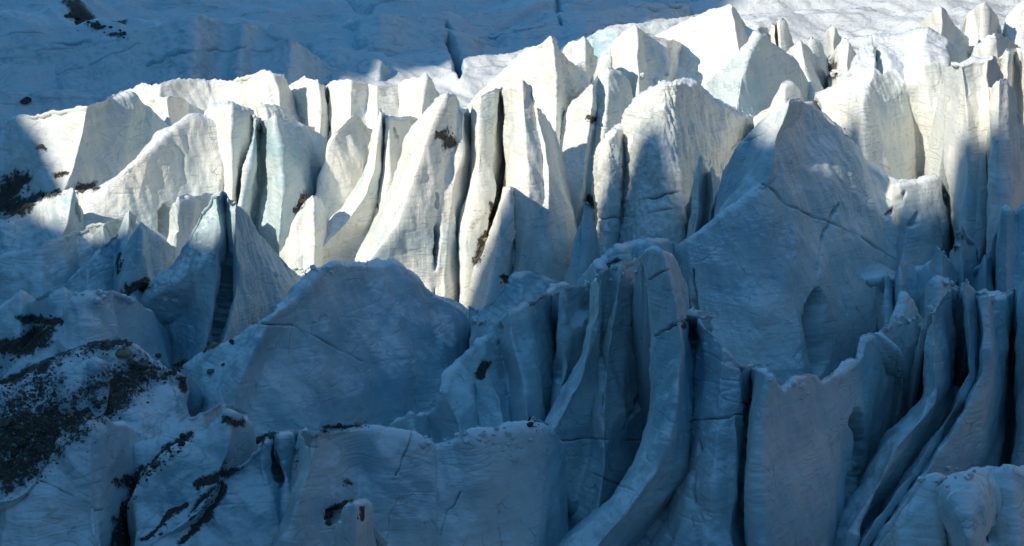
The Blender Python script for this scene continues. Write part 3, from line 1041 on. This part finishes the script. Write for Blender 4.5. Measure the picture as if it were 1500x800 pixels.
ice('serac', 'large right hand serac with a lit domed cap over a grey hollowed wall', 300, 285, 66, """
1196,136,3 1200,160 1206,195 1212,270 @4
1220,124,3 1226,150 1232,200 1238,280 @2
1238,116,4 1246,150 1252,200 1258,285 @0
1250,82,9 1266,108,4 1263,145 1264,200 1272,285 @-2
1274,49,15 1283,78,8 1279,108,1 1290,200,2 1300,285,2 @-1
1300,42,15 1298,80,8 1301,112,2 1320,200,4 1330,280,5 @0
1328,44,14 1325,92,7 1325,126,2 1345,200,7 1352,278,9 @1
1358,42,13 1354,68,7 1352,90,2 1360,160,3 1366,195,4 1371,262,6 @0
1386,58,11 1388,75,7 1389,93,2 1391,170,2 1385,245,6 @1
1404,90,6 1403,130,4 1399,200,5 1391,255,8 @6
""", su=4, jag=.5, streak=.4, rim=.6)
ice('serac', 'brilliant white slab wall with a dark fluted foot near the right edge', 284, 415, 72, """
1387,93 1392,150 1385,230 1394,300 1405,380 @8
1396,91 1404,160 1404,230 1404,300 1408,395 @1
1405,89 1417,170 1420,230 1414,300 1411,400 @-1
1430,84 1434,170 1432,240 1426,310 1420,405 @0
1452,79 1450,140 1445,200 1440,300 1433,410 @0
1460,84 1453,150 1449,210 1446,320 1440,410 @4
1467,108 1458,160 1455,220 1452,330 @9
""", su=2.5, jag=.7, rim=.5)
ice('ice_fin', 'notched narrow fin sunlit only at its top, beside the white slab wall', 279, 410, 74, """
1451,134 1447,190 1449,280 1446,405 @7
1455,124 1452,190 1456,280 1449,405 @1
1463,118 1461,190 1466,280 1456,400 @-1
1475,114 1479,190 1477,270 1470,390 @0
1482,135 1487,195 1484,275 1478,375 @3
1488,160 1495,210 1492,290 1485,370 @8
1500,190 1505,240 1503,310 @13
""", su=2.5, jag=1.0, flute=1.6)

# ------------------------------------------------------------------ giant serac of the right half
LIT_TINT[0] = 0.3  # ice colour between the sunlit and the shaded ranks
DEF_DEEP[0] = 1.55
# the right half
ice('serac', 'giant serac with a blue left flank and a vast smooth grey front, right of centre', 268, 580, 61, """
972,372 980,405 985,450 @5
980,366 990,420 1000,480 @2
1005,350 1015,420 1035,520 @0
1055,314 1062,400 1080,550 @-0.5
1105,285 1108,400 1112,575 @-0.5
1125,264 1138,400 1148,585 @0
1131,214 1165,350 1176,585 @0.5
1158,147 1188,300 1200,420 1203,588 @3
1190,149 1226,300 1226,420 1228,585 @5
1226,187 1262,300 1266,420 1255,575 @7.5
1262,235 1300,320 1292,420 1288,540 @10.5
1312,267 1327,340 1312,430 1305,500 @11.5
1345,264 1356,340 1345,440 @13
1373,257 1391,325 1386,440 @15
1392,300 1404,350 1400,440 @20
""", tint=0.45, swell=1.1, su=5, jag=.4, streak=.3, rough=.7, strata=.7, rim=.15, parts=[  # front painted greyer, standing in for bounced and grazing light
    ('flank', 268, 580, 61, """
1044,308 1042,342 1000,361 @11
1050,285 1046,325 1003,358 @7.5
1057,252 1052,310 1012,354 @5.5
1075,215 1072,280 1030,343 @3.5
1115,177 1102,250 1062,318 @1.2
1157,147 1133,215 1127,264 1105,286 @-0.8
1176,145 1158,200 1150,250 1130,285 @3
""", dict(su=4, jag=.3, rough=.6, strata=1.6, rim=.3, tint=0.0)),  # shaded flank painted bluer than the front
    ('ledge', 268, 580, 61, """
1306,273 1312,340 1306,430 @12
1316,268 1326,340 1318,440 @9.6
1345,264 1356,340 1345,440 @10.8
1372,257 1386,325 1378,440 @12
1380,262 1394,330 1388,440 @14
1394,298 1405,350 1400,440 @19
""", dict(su=3, jag=.4, rough=.8, strata=.7))])

# ------------------------------------------------------------------ left shaded ridges
LIT_TINT[0] = 0.05  # ice colour kept dark and blue because these ridges stand in shade
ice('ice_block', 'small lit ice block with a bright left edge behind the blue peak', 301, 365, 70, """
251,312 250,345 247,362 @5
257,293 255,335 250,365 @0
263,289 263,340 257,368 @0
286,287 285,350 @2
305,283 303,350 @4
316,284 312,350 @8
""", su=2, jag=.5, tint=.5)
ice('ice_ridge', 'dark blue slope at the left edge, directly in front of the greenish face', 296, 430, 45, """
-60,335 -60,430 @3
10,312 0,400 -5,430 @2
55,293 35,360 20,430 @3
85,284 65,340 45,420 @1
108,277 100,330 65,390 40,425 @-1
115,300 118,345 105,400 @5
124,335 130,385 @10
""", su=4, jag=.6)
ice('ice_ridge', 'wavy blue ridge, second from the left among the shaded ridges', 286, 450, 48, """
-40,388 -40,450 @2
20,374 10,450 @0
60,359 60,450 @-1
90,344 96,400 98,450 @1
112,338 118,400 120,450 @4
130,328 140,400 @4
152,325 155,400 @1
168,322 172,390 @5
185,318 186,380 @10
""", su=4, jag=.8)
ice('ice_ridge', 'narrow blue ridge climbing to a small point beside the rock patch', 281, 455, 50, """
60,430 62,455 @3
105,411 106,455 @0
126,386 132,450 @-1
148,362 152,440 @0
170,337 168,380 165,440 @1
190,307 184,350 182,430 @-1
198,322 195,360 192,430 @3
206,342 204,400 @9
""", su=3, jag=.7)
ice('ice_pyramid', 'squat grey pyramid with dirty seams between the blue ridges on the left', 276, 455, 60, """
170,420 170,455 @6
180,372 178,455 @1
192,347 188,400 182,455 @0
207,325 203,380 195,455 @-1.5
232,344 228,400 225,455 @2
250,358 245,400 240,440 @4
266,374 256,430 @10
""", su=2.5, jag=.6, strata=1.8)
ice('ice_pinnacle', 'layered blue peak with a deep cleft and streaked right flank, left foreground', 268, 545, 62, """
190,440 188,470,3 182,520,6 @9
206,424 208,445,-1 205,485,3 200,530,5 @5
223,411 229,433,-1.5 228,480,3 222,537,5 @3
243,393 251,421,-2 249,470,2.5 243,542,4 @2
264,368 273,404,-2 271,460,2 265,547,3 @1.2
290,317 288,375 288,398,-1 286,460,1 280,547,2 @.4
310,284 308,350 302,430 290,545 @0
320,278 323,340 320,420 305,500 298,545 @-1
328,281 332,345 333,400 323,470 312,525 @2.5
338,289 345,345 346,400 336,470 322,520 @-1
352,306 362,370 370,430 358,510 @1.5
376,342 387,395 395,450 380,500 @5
406,371 416,415 420,470 @9
430,402 440,445 @13
460,436 462,460 @18
""", su=3, jag=.6, streak=.45, strata=1.8)
ice('ice_mound', 'small blue hump at the left edge beside the black debris band', 262, 520, 45, """
-40,480 -40,520 @2
8,448 0,515 @0
30,425 28,510 @-1
48,434 50,510 @1
62,452 62,505 @6
""", su=4, jag=.5)
ice('ice_mound', 'low blue hump left of the rock patch, under the wavy ridges', 259, 490, 45, """
42,450 46,490 @4
55,432 55,490 @1
72,423 70,490 @0
95,423 95,490 @0
120,432 118,485 @2
140,448 138,480 @5
155,462 150,480 @9
""", su=4, jag=.5)
ice('ice_ridge', 'long blue ridge descending to the left edge behind the debris field', 252, 550, 48, """
-40,575 -40,600 @2
0,545 5,580 @0
32,515 42,570 @0
48,492 58,565 @0
66,481 78,560 @0
100,452 116,550 @-.5
122,437 132,535 @-.5
141,426 148,525 @0
157,425 168,520 @1.5
180,430 190,520 @4
205,443 216,530 @7
224,460 236,540 @10
244,492 252,545 @14
""", swell=1.4, su=4, jag=.8, strata=.7)
ice('ice_ridge', 'broad ridge with a pebbled snow back and a smooth blue hollow to its right', 249, 690, 48, """
262,556 258,600 245,690 @8
285,530 272,585 255,690 @5
312,510 292,570 268,690 @3.5
356,481 322,560 292,640 278,700 @2
386,469 348,530 322,610 305,700 @0
402,457 372,512 346,570 332,640 325,700 @-1
434,435 398,500 372,580 362,690 @1
466,396 432,470 420,560 408,690 @2.2
487,382 480,470 470,560 458,690 @4
530,382 535,470 530,560 520,690 @7
578,384 590,470 590,560 585,690 @10
620,414 632,480 640,560 632,690 @13
665,435 672,500 665,590 @15
700,463 692,510 668,580 @17
714,492 702,530 @21
""", tint=0.1, swell=1.2, su=6, jag=.7, streak=.15, rough=.75, rim=.6)
ice('ice_ridge', 'shaded blue saddle of ice at the foot of the white buttress', 268, 500, 50, """
688,448 692,500 @4
704,454 708,500 @2
722,438 728,500 @1
742,414 748,500 @0
761,398 765,500 @-.5
778,398 785,495 @0
800,408 806,490 @1
826,416 830,480 @3
850,424 852,470 @6
""", su=4, jag=.7)
ice('ice_wedge', 'thin upright blade of blue ice in the gap right of the white buttress', 280, 440, 74, """
833,400 833,436 @4
842,360 842,425 838,440 @0
853,320 852,380 846,440 @0
861,294 860,350 855,440 @-1
868,315 866,370 860,435 @3
873,345 872,420 @8
""", su=2, jag=.4)
ice('ice_mound', 'lumpy blue ice steps at the foot of the serac with the glittering flank', 263, 440, 52, """
846,422 850,440 @4
858,402 862,440 @1
872,386 876,440 @-.5
890,374 893,440 @0
906,362 910,435 @-.5
928,356 930,430 @1
952,352 955,420 @0
975,352 978,400 @3
992,360 992,390 @7
""", su=3, jag=.8)

# ------------------------------------------------------------------ centre foreground
ice('ice_ridge', 'rounded blue ridge with a dark grit stain, centre, above the cracked foreground face', 242, 670, 52, """
550,645 560,675 @4
575,624 588,675 @0
602,604 612,675 @-1
626,612 640,675 @1.5
642,598 660,640 668,675 @0
650,575 672,620 680,675 @-1
654,550 690,590 694,672 @0
672,530 694,560 704,620 702,670 @1.2
700,504 714,540 732,580 740,660 @0.5
722,480 734,512 744,560 754,655 @2.5
745,456 750,500 768,560 775,650 @-0.5
772,440 784,500 795,570 790,645 @1.2
798,429 805,490 810,560 796,635 @4.5
814,417 817,470 817,550 @7.5
830,418 826,490 @12
""", swell=1.0, su=3.5, jag=.6, strata=1.5)
ice('ice_fin', 'scooped blue fin with a broken plate edge between two flutes, centre', 244, 640, 64, """
812,432 815,500 813,560 790,630 @8
818,425 820,490 820,550 800,635 @1
826,421 828,485 826,545 808,635 @0
838,418 840,465,2 838,480,-1 836,530 822,620 @1.5
852,419 856,455,3 855,465,-1 852,525 832,615 @2.5
868,421 866,448,2 864,460,0 855,520 838,600 @3
876,415 870,470 860,525 846,590 @2
882,410 876,470 866,530 @7
""", su=2.5, jag=.5)
ice('serac', 'fluted greenish serac scored by one long vertical crack, centre foreground', 228, 830, 62, """
866,424 866,475 848,525 815,585 785,640 770,720 760,800 @7
880,398 877,460 862,520 832,585 803,645 790,720 780,820 @-.5
893,390 889,460 877,525 872,585 862,660 840,740 815,830 @1.5
911,385 900,460 890,515 884,600 886,680 875,750 835,840 @-1
928,382 924,440 919,520 914,600 904,700 880,760 840,840 @1
941,377 944,430 949,500 949,580 944,645 918,735 860,820 @5
950,380 956,450 958,520 957,590 951,655 940,720 @11
""", su=2.8, jag=.5, strata=1.5, tint=.3)
ice('serac', 'long ridged serac sweeping down to the bottom, with pinkish shade on its right, centre', 209, 850, 56, """
931,378 944,430 956,490 957,560 952,612 928,672 888,728 818,798 760,860 @7
944,366 950,425 962,500 966,570 960,640 929,702 878,752 822,804 775,860 @0
956,361 970,430 982,505 978,570 973,625 945,695 900,750 845,810 800,865 @-1
969,363 989,440 1000,510 991,570 985,620 961,690 921,745 872,806 830,865 @-2
986,381 1005,470 1011,540 1009,600 999,680 966,735 915,790 870,865 @1
1003,424 1018,490 1015,550 1014,612 1008,680 975,740 930,800 890,865 @4
1014,452 1024,510 1019,570 1017,620 1013,690 982,740 950,800 920,865 @3
1030,474 1031,530 1026,600 1022,690 1002,745 985,800 965,865 @0
1060,509 1055,560 1050,640 1045,720 1035,800 1025,865 @-1.5
1085,534 1085,590 1080,660 1075,740 1075,865 @-1
1100,532 1097,590 1091,650 1089,720 1100,770 1104,865 @3
1118,541 1107,600 1103,700 1110,865 @4
1134,556 1125,620 1120,700 @12
""", su=3.0, jag=.4, strata=1.6)
ice('serac', 'pinkish grey wall with a toothed crest above a black chasm, right foreground', 208, 850, 64, """
1104,536 1100,600 1097,700 1106,850 @6
1116,541 1106,605 1102,700 1112,850 @0
1128,549 1110,620 1106,700 1118,850 @-2
1146,571 1140,680 1145,850 @0
1163,554 1160,680 1165,850 @1
1184,545 1182,680 1185,850 @2.5
1204,559 1204,680 1202,850 @4
1218,551 1224,680 1218,850 @5
1242,534 1245,610 1248,700,2 1230,850,4 @7.5
1258,527 1262,600 1264,700,4 1240,850,7 @9.5
1264,497 1277,560 1280,660,6 1250,850,10 @10.5
1284,488 1290,560 1294,660,6 1262,850,12 @12
1302,477 1305,560 1304,660,6 1275,850,12 @13.5
1317,461 1322,560 1322,650,6 @15
1324,427 1337,500 1346,570,3 1340,650,8 @16
1338,452 1348,520 1352,590,4 @18
1356,485 1358,560 @21
""", tint=0.3, swell=0.9, su=12, jag=1.1, rough=.75, strata=.6, streak=.3)  # pinkish grey of the bounced light mixed into the wall colour
ice('ice_block', 'broken ice plates in the shaded hollow right of the giant serac', 262, 490, 62, """
1284,404 1288,490 @4
1298,400 1302,490 @0
1312,414 1314,490 @3
1317,384 1320,485 @-1
1328,382 1330,480 @1
1345,394 1348,480 @2
1366,385 1366,480 @1
1376,364 1378,470 @-1
1384,372 1388,470 @2
1402,402 1404,460 @7
""", su=2, jag=1.0)
ice('ice_mound', 'smooth blue lump lying in the hollow beside the broken plates', 257, 490, 52, """
1350,430 1352,490 @4
1362,414 1364,490 @0
1374,406 1376,485 @-1
1388,410 1390,480 @1
1404,420 1405,470 @6
""", su=3, jag=.5)
ice('ice_block', 'jagged dark splinter of ice in the gap below the white slab wall', 272, 430, 74, """
1397,366 1400,425 @4
1404,346 1404,425 @0
1409,327 1408,390 1408,425 @-1
1416,342 1416,390 1416,425 @1
1426,352 1426,420 @2
1434,380 1433,420 @8
""", su=1.5, jag=.15)
ice('ice_mound', 'bluish hump at the foot of the notched fin, right side', 268, 450, 58, """
1418,420 1418,450 @5
1430,392 1430,450 @0
1443,373 1444,445 @-1
1456,367 1456,440 @0
1470,378 1468,440 @6
""", su=2.5, jag=.7)
ice('ice_mound', 'rounded blue lump touching the right edge with a small sunlit patch', 260, 450, 62, """
1460,345 1455,445 @7
1464,322 1460,445 @1
1474,304 1473,445 @-1
1488,309 1488,445 @0
1502,300 1502,445 @-.5
1525,294 1525,445 @0
1560,300 1560,445 @3
""", su=3, jag=.6)
ice('serac', 'cluster of curving blue fins with black slots, sweeping down to the bottom edge, lower right', 217, 850, 57, """
1350,492 1350,545 1354,585 1338,612 1298,645 1272,690 1238,745 1203,800 1180,850 @9
1355,472 1358,530 1360,580 1342,612 1302,648 1277,693 1243,750 1209,805 1190,850 @2
1366,455 1368,520 1370,575 1352,612 1314,655 1290,705 1257,765 1235,850 @-1
1380,431 1385,500 1386,555 1362,605 1328,650 1298,700 1260,755 1222,805 1200,850 @1
1392,420,-1 1395,500,1 1394,560,1 1372,608 1340,655 1310,702 1270,756 1233,805 1210,850 @3
1402,420,1 1404,500,5 1402,560,3 1382,612 1352,660 1322,705 1282,757 1244,804 1220,850 @4.5
1408,424,1 1411,500,6 1412,555,3 1392,605,2 1362,650,1 1332,695 1290,750 1252,800 1228,850 @5
1413,407 1420,490 1424,545 1405,585 1375,630 1345,685 1303,745 1266,797 1240,850 @-0.5
1428,428 1436,490 1434,550 1411,600 1380,648 1350,695 1310,750 1275,800 1250,850 @2
1440,433 1447,490 1440,550 1415,605 1382,655 1350,700 1313,755 1282,800 1257,850 @-1
1458,438 1463,500 1462,580 1440,660 1410,720 1370,790 1340,850 @2.5
1478,427 1476,520 1474,620 1462,690 1440,760 1420,850 @7
1488,420 1482,520 1480,640 1475,720 1466,850 @15
1498,411 1494,520 1490,640 1486,710 1480,850 @4
1525,398 1522,520 1515,710 1510,850 @1
1570,400 1568,520 1560,850 @4
""", su=2.8, jag=.6, strata=1.6)
ice('ice_mound', 'lumpy pinkish ice mound with two dark holes in the bottom right corner', 190, 850, 48, """
1296,808 1305,850 @4
1322,770 1330,850 @0
1345,738 1352,780 1355,850 @0
1362,714 1372,760 1375,850 @0
1371,709 1384,750,1 1388,780,4 1392,850,0 @0
1380,721 1398,760,0 1402,790,1 1408,850 @0
1394,714 1412,750,-2 1420,790,-2.5 1424,850 @-1
1412,704 1428,745,-2 1436,790,-1 1440,850 @-.5
1432,694 1446,745 1448,785,2 1455,850 @0
1452,691 1466,745 1472,850 @.5
1472,690 1485,745 1490,850 @0
1500,692 1506,745 1510,850 @1
1530,696 1535,850 @2
1580,705 1580,850 @4
""", tint=0.35, swell=1.2, su=3.5, jag=.7, rough=1.3)

# ------------------------------------------------------------------ left foreground
ice('ice_mound', 'debris covered ice bench sloping down at the left edge', 236, 720, 34, """
-60,590 -60,720 @2
0,566 0,640 0,740 @0
40,548 42,640 40,740 @0
62,536 70,620 75,740 @0
100,520 110,600 120,720 @0
135,514 145,590 155,700 @0
165,508 175,580 190,680 @0
186,503 198,570 215,670 @0
202,512 218,575 235,660 @1
225,530 240,590 250,655 @1.5
250,543 258,600 262,650 @2
278,550 280,600 278,645 @4
""", swell=1.3, su=5, jag=.9, rough=1.4)
ice('ice_lump', 'pale bare ice knob set among the black debris, left foreground', 243, 590, 52, """
70,578 74,592 @5
78,552 82,592 @0
95,545 98,590 @-.5
112,538 115,582 @-.5
128,531 131,572 @0
140,527 142,568 @-.5
152,527 153,560 @0
160,540 160,556 @5
""", su=2.5, jag=.7)
ice('ice_mound', 'big smooth dark ice dome filling the bottom left corner', 212, 860, 44, """
-60,735 -60,860 @3
0,722 0,860 @0
32,710 35,860 @0
60,682 66,860 @0
86,656 92,860 @0
104,628 108,700 118,860 @-.5
130,612 134,700 145,860 @-1
155,614 155,700 162,860 @0
178,622 174,700 172,860 @3
198,645 190,720 180,850 @6
212,668 200,730 @11
""", tint=0.2, swell=1.8, su=5, jag=.6, rough=.9)
ice('ice_mound', 'blue saddle running up from the dark dome to the pebbled ridge', 222, 760, 44, """
180,640 180,720 @2
200,648 196,730 @0
230,645 222,720 @0
258,626 248,700 @-.5
276,612 266,690 @-.5
300,600 290,680 @0
322,590 312,680 @2
340,596 334,660 @6
""", swell=1.3, su=4, jag=.6)
ice('ice_ridge', 'whitish blue ridge between two rock filled gullies, bottom left', 214, 860, 46, """
190,756 194,810 192,860 @5
200,728 210,780 202,860 @0
226,696 236,760 218,860 @0
264,664 270,725 252,860 @-.5
304,629 300,700 272,860 @-.5
334,603 335,655 312,750 290,860 @-1
352,624 345,685 330,800 322,860 @3
374,652 362,725 355,800 @8
""", swell=1.4, su=3.5, jag=.8)
ice('ice_ridge', 'low ridge edged with dirt streaks, bottom left of the cracked face', 206, 870, 54, """
200,815 206,870 @3
222,798 230,870 @0
262,756 278,870 @0
310,708 330,870 @0
350,673 370,760 376,870 @0.5
385,646 395,720 402,870 @1
398,639 408,700 410,800 404,870 @2.5
410,637 420,710 420,800 408,870 @1.5
428,632 433,720 425,800 412,870 @3
447,628 440,700 422,790 @8
""", swell=1.6, su=3, jag=.8)
ice('ice_wall', 'wide cracked foreground ice face along the bottom centre', 203, 870, 56, """
444,634 434,700 418,755 392,815 385,870 @7
451,628 441,695 425,745 404,805 396,870 @0
459,626 450,690 435,740 418,800 410,870 @-1.5
485,628 480,720 470,870 @0
530,627 525,720 520,870 @1.5
560,634 555,720 548,870 @1.5
600,645 598,740 592,870 @2
640,656 640,750 638,870 @2.5
690,641 700,750 700,870 @2
750,632 755,740 755,870 @3.5
785,631 790,740 790,870 @5
800,640 806,750 805,870 @7
815,672 822,780 825,870 @10
838,735 842,800 845,870 @14
""", tint=0.25, swell=1.9, su=5, jag=.6, rough=.9, strata=.6)
ice('ice_ridge', 'snowy rubble ledge lying behind the cracked foreground face', 216, 680, 38, """
650,662 655,680 @3
685,640 690,675 @0
700,626 706,670 @-.5
730,624 735,668 @0
755,623 758,665 @0
764,614 768,660 @-.5
780,610 784,655 @0
795,620 796,650 @4
""", su=2, jag=1.4, rough=1.6)
ice('ice_fin', 'short pinkish ice fin with a dirt rimmed hollow at the bottom edge', 194, 860, 68, """
482,812 486,860 @4
500,772 500,860 @0
510,745 508,800 505,860 @-.5
520,735 516,790 512,860 @-1.5
532,735 534,800 532,860 @1
545,764 550,860 @3
564,798 566,860 @7
""", tint=0.4, su=2, jag=.6)

# two more folds of the far slope
ice('ice_ridge', 'long low swell of the far slope right of the black crevasse', 436, 140, 25, """
676,72 690,140 @8
700,57 712,100 715,140 @3
740,47 745,95 745,140 @1
782,36 785,90 785,140 @-1
820,27 822,85 822,140 @0.5
860,19 860,80 860,140 @-1
905,11 905,75 905,140 @1
960,5 960,60 960,120 @4
1010,6 1005,60 1000,100 @9
""", su=9, jag=.5, streak=.4, swell=1.4, mat=M_SNOW, tint=-0.2)
ice('ice_ridge', 'upper blue fold of the far slope behind the stony strip', 470, 90, 24, """
-60,22 -60,80 @3
0,13 5,80 @1
60,9 60,80 @-1
130,14 130,80 @0
200,12 205,80 @2
260,6 260,80 @0
330,-2 330,70 @-1
400,-12 400,70 @1
470,-20 470,70 @5
""", su=9, jag=.5, streak=.4, swell=1.4, mat=M_SNOW, tint=-0.2)

# ------------------------------------------------------------------ stones lying on the ice
bpy.context.view_layer.update()
DG = bpy.context.evaluated_depsgraph_get()


def hit(px, py):
    d = ray(np.array(px), np.array(py))
    ok, loc, nor, idx, ob, mt = scene.ray_cast(DG, Vector((0, 0, 0)), Vector(d).normalized())
    return (np.array(loc), np.array(nor), ob) if ok else (None, None, None)


def stone_mesh(r, sd, sub=2, flat=0.7):
    """a broken, faceted stone: sphere cut by random planes, then roughened"""
    g = np.random.default_rng(sd)
    import bmesh
    bm = bmesh.new(); bmesh.ops.create_icosphere(bm, subdivisions=sub, radius=1.0)
    v = np.array([p.co[:] for p in bm.verts]); f = np.array([[q.index for q in p.verts] for p in bm.faces]); bm.free()
    for k in range(9):
        n = g.normal(size=3); n /= np.linalg.norm(n); h = g.uniform(0.45, 0.85)
        d = v @ n - h; v = v - np.clip(d, 0, None)[:, None] * n * 0.95
    v *= g.uniform(0.75, 1.25, 3) * np.array([1, 1, flat])
    v += v / (np.linalg.norm(v, axis=1)[:, None] + 1e-6) * (0.10 * fbm(v * 2.2 + sd, 2))[:, None]
    return v * r, f


def place_stone(px, py, rpx, mat, sd, name='boulder', sink=0.25, flat=0.75):
    loc, nor, ob = hit(px, py)
    if loc is None: return None
    r = rpx * np.linalg.norm(loc) * 2 * TH / 1500
    v, f = stone_mesh(r, sd, 3 if rpx > 5 else 2, flat)
    a = sd * 2.399
    c, s_ = math.cos(a), math.sin(a)
    v = v @ np.array([[c, s_, 0], [-s_, c, 0], [0, 0, 1]])
    at = loc + np.array([0, 0, r * (flat - 2 * sink * flat)])
    me_o = mesh_obj(name, v + at, f, mat, tuple(at), smooth=False, attrs={'tint': np.full(len(v), 0.6)} if mat is M_ICE else None)
    return me_o


SINGLE = [
    (440, 294, 9, M_TAN, 'tan boulder wedged beside the rounded cream lump'),
    (711, 353, 6, M_TAN, 'pale tan stone in the debris gully right of the narrow white fin'),
    (705, 366, 6.5, M_ROCK, 'grey green stone low in the debris gully right of the narrow white fin'),
    (718, 300, 5, M_DARK, 'black stone at the top of the debris gully in the white fins'),
    (717, 319, 5, M_DARK, 'black stone halfway down the debris gully in the white fins'),
    (698, 384, 4.5, M_DARK, 'black stone at the lower end of the debris gully in the white fins'),
    (740, 408, 5, M_DARK, 'dark stone at the foot of the white buttress'),
    (204, 420, 12, M_DARK, 'large dark boulder lying between the squat grey pyramid and the layered peak'),
    (308, 547, 7.5, M_ROCK, 'rounded grey boulder lying alone on the pebbled ridge back'),
    (340, 503, 5.5, M_DARK, 'black stone near the top of the pebbled ridge back'),
    (313, 508, 7, M_TAN, 'rusty slab at the left edge of the pebbled ridge back'),
    (327, 536, 4, M_ROCK, 'small grey stone above the rounded boulder on the pebbled ridge'),
    (182, 522, 12, M_TAN, 'big brown boulder at the top of the debris bench'),
    (208, 536, 8, M_ROCK, 'pinkish grey boulder right of the big brown boulder'),
    (331, 676, 7, M_TAN, 'orange brown stone in the dirt streak at bottom left'),
    (376, 648, 7, M_DARK, 'dark slab lying left of the twin crest stones'),
    (398, 638, 7, M_ROCK, 'brown stone on the crest of the low dirt edged ridge'),
    (60, 216, 5, M_ROCK, 'small brown stone on the snow shoulder at far left'),
    (38, 150, 7, M_DARK, 'black rock on the snow line at far left'),
    (524, 624, 6, M_TAN, 'brown stone on the crest of the wide cracked face'),
    (497, 626, 6, M_DARK, 'dark stone left of the brown one on the cracked face crest'),
    (10, 620, 12, M_ROCK, 'flat grey slab at the left edge of the debris bench'),
    (269, 560, 7, M_DARK, 'black boulder in the notch beside the pebbled ridge'),
    (776, 624, 6, M_DARK, 'dark stone in the hollow of the snowy rubble ledge'),
    (863, 174, 5, M_DARK, 'black stone stuck in the cleft of the grooved grey fin'),
]
for k, (px, py, r_, mt, lb) in enumerate(SINGLE):
    o = place_stone(px, py, r_, mt, 100 + k)
    if o: tag(o, lb, 'boulder')

for k in range(12):                                   # the outcrop on the far slope
    t = k / 11
    o = place_stone(97 + 84 * t + rng.normal(0, 3), 22 + 26 * t ** 0.8 + rng.normal(0, 2.5), rng.uniform(3, 7.5), M_DARK, 300 + k, flat=0.6)
    if o: tag(o, 'dark rock in the stony strip on the far snow slope', 'rock', 'rocks of the stony strip on the far slope')
for k in range(46):                                   # stones one can pick out of the debris bench
    t = rng.uniform(0, 1)
    px = np.interp(t, [0, .35, .7, 1], [5, 70, 140, 235]) + rng.normal(0, 16); py = np.interp(t, [0, .35, .7, 1], [665, 622, 592, 545]) + rng.normal(0, 15)
    o = place_stone(px, py, rng.choice([3, 3.5, 4, 5, 6.5]), [M_ROCK, M_DARK, M_TAN][int(rng.choice([0, 0, 1, 1, 2]))], 400 + k)
    if o: tag(o, 'broken stone in the debris spread over the ice bench, lower left', 'stone', 'stones of the debris bench')
for k in range(26):                                   # the gully below it
    t = rng.uniform(0, 1)
    px = np.interp(t, [0, .4, .6, 1], [278, 226, 196, 178]) + rng.normal(0, 5); py = np.interp(t, [0, .4, .6, 1], [642, 684, 708, 795]) + rng.normal(0, 5)
    o = place_stone(px, py, rng.choice([3, 4, 5, 6]), [M_ROCK, M_DARK][int(rng.choice([0, 1, 1]))], 500 + k)
    if o: tag(o, 'dark stone filling the steep gully at the bottom left', 'stone', 'stones of the bottom left gully')
CH = [(1222, 108, 14, 8), (1322, 470, 26, 12), (1395, 415, 22, 10), (700, 470, 14, 8), (900, 405, 30, 8), (720, 640, 40, 22), (640, 648, 26, 8), (465, 395, 30, 10), (250, 440, 16, 6), (150, 440, 40, 10), (1160, 575, 30, 8), (1380, 700, 40, 10), (860, 420, 20, 6), (960, 120, 20, 8), (430, 400, 20, 6)]
for cx, cy, sp, n_ in CH:                             # fallen ice jammed in the gaps
    for k in range(n_):
        o = place_stone(cx + rng.normal(0, sp * .6), cy + rng.normal(0, sp * .22), rng.choice([2.5, 3, 4, 5, 6.5]), M_ICE, 900 + k + int(cx), name='ice_chunk', flat=0.85)
        if o: tag(o, 'fallen ice chunk lying in a gap or on a ledge among the seracs', 'ice chunk', 'fallen ice chunks among the seracs')
bpy.context.view_layer.update()

# gravel: the countless small stones of the same debris
proto = [stone_mesh(1.0, 700 + k, 1) for k in range(6)]
M_GRAVEL = rock_material('brown_gravel', (0.05, 0.043, 0.036), (0.17, 0.138, 0.105))
GV, GF, nv0 = [], [], 0
for pts, hw, st_ in DIRT:
    if st_ < 0.48: continue
    ln = sum(math.dist(a, b) for a, b in zip(pts, pts[1:]))
    for k in range(int(min(650, (ln + hw) * hw * 0.16)) + 6):
        t = rng.uniform(0, len(pts) - 1); i = min(int(t), len(pts) - 2); t -= i
        px = pts[i][0] * (1 - t) + pts[i + 1][0] * t + rng.normal(0, hw * 0.55)
        py = pts[i][1] * (1 - t) + pts[i + 1][1] * t + rng.normal(0, hw * 0.55)
        loc, nor, ob = hit(px, py)
        if loc is None or nor[2] < 0.05 and rng.uniform() < 0.7: continue
        r = min(3.4, rng.lognormal(0.0, 0.6) * 0.95) * np.linalg.norm(loc) * 2 * TH / 1500
        v, f = proto[int(rng.integers(6))]
        a = rng.uniform(0, 6.28); c, s_ = math.cos(a), math.sin(a)
        GV.append((v * r) @ np.array([[c, s_, 0], [-s_, c, 0], [0, 0, 1]]) + loc + np.array([0, 0, r * 0.25]))
        GF.append(f + nv0); nv0 += len(v)
gr = mesh_obj('gravel', np.concatenate(GV), np.concatenate(GF), M_GRAVEL, smooth=False)
gr['kind'] = 'stuff'
gr['label'] = 'dark gravel strewn over the ice in streaks and patches'
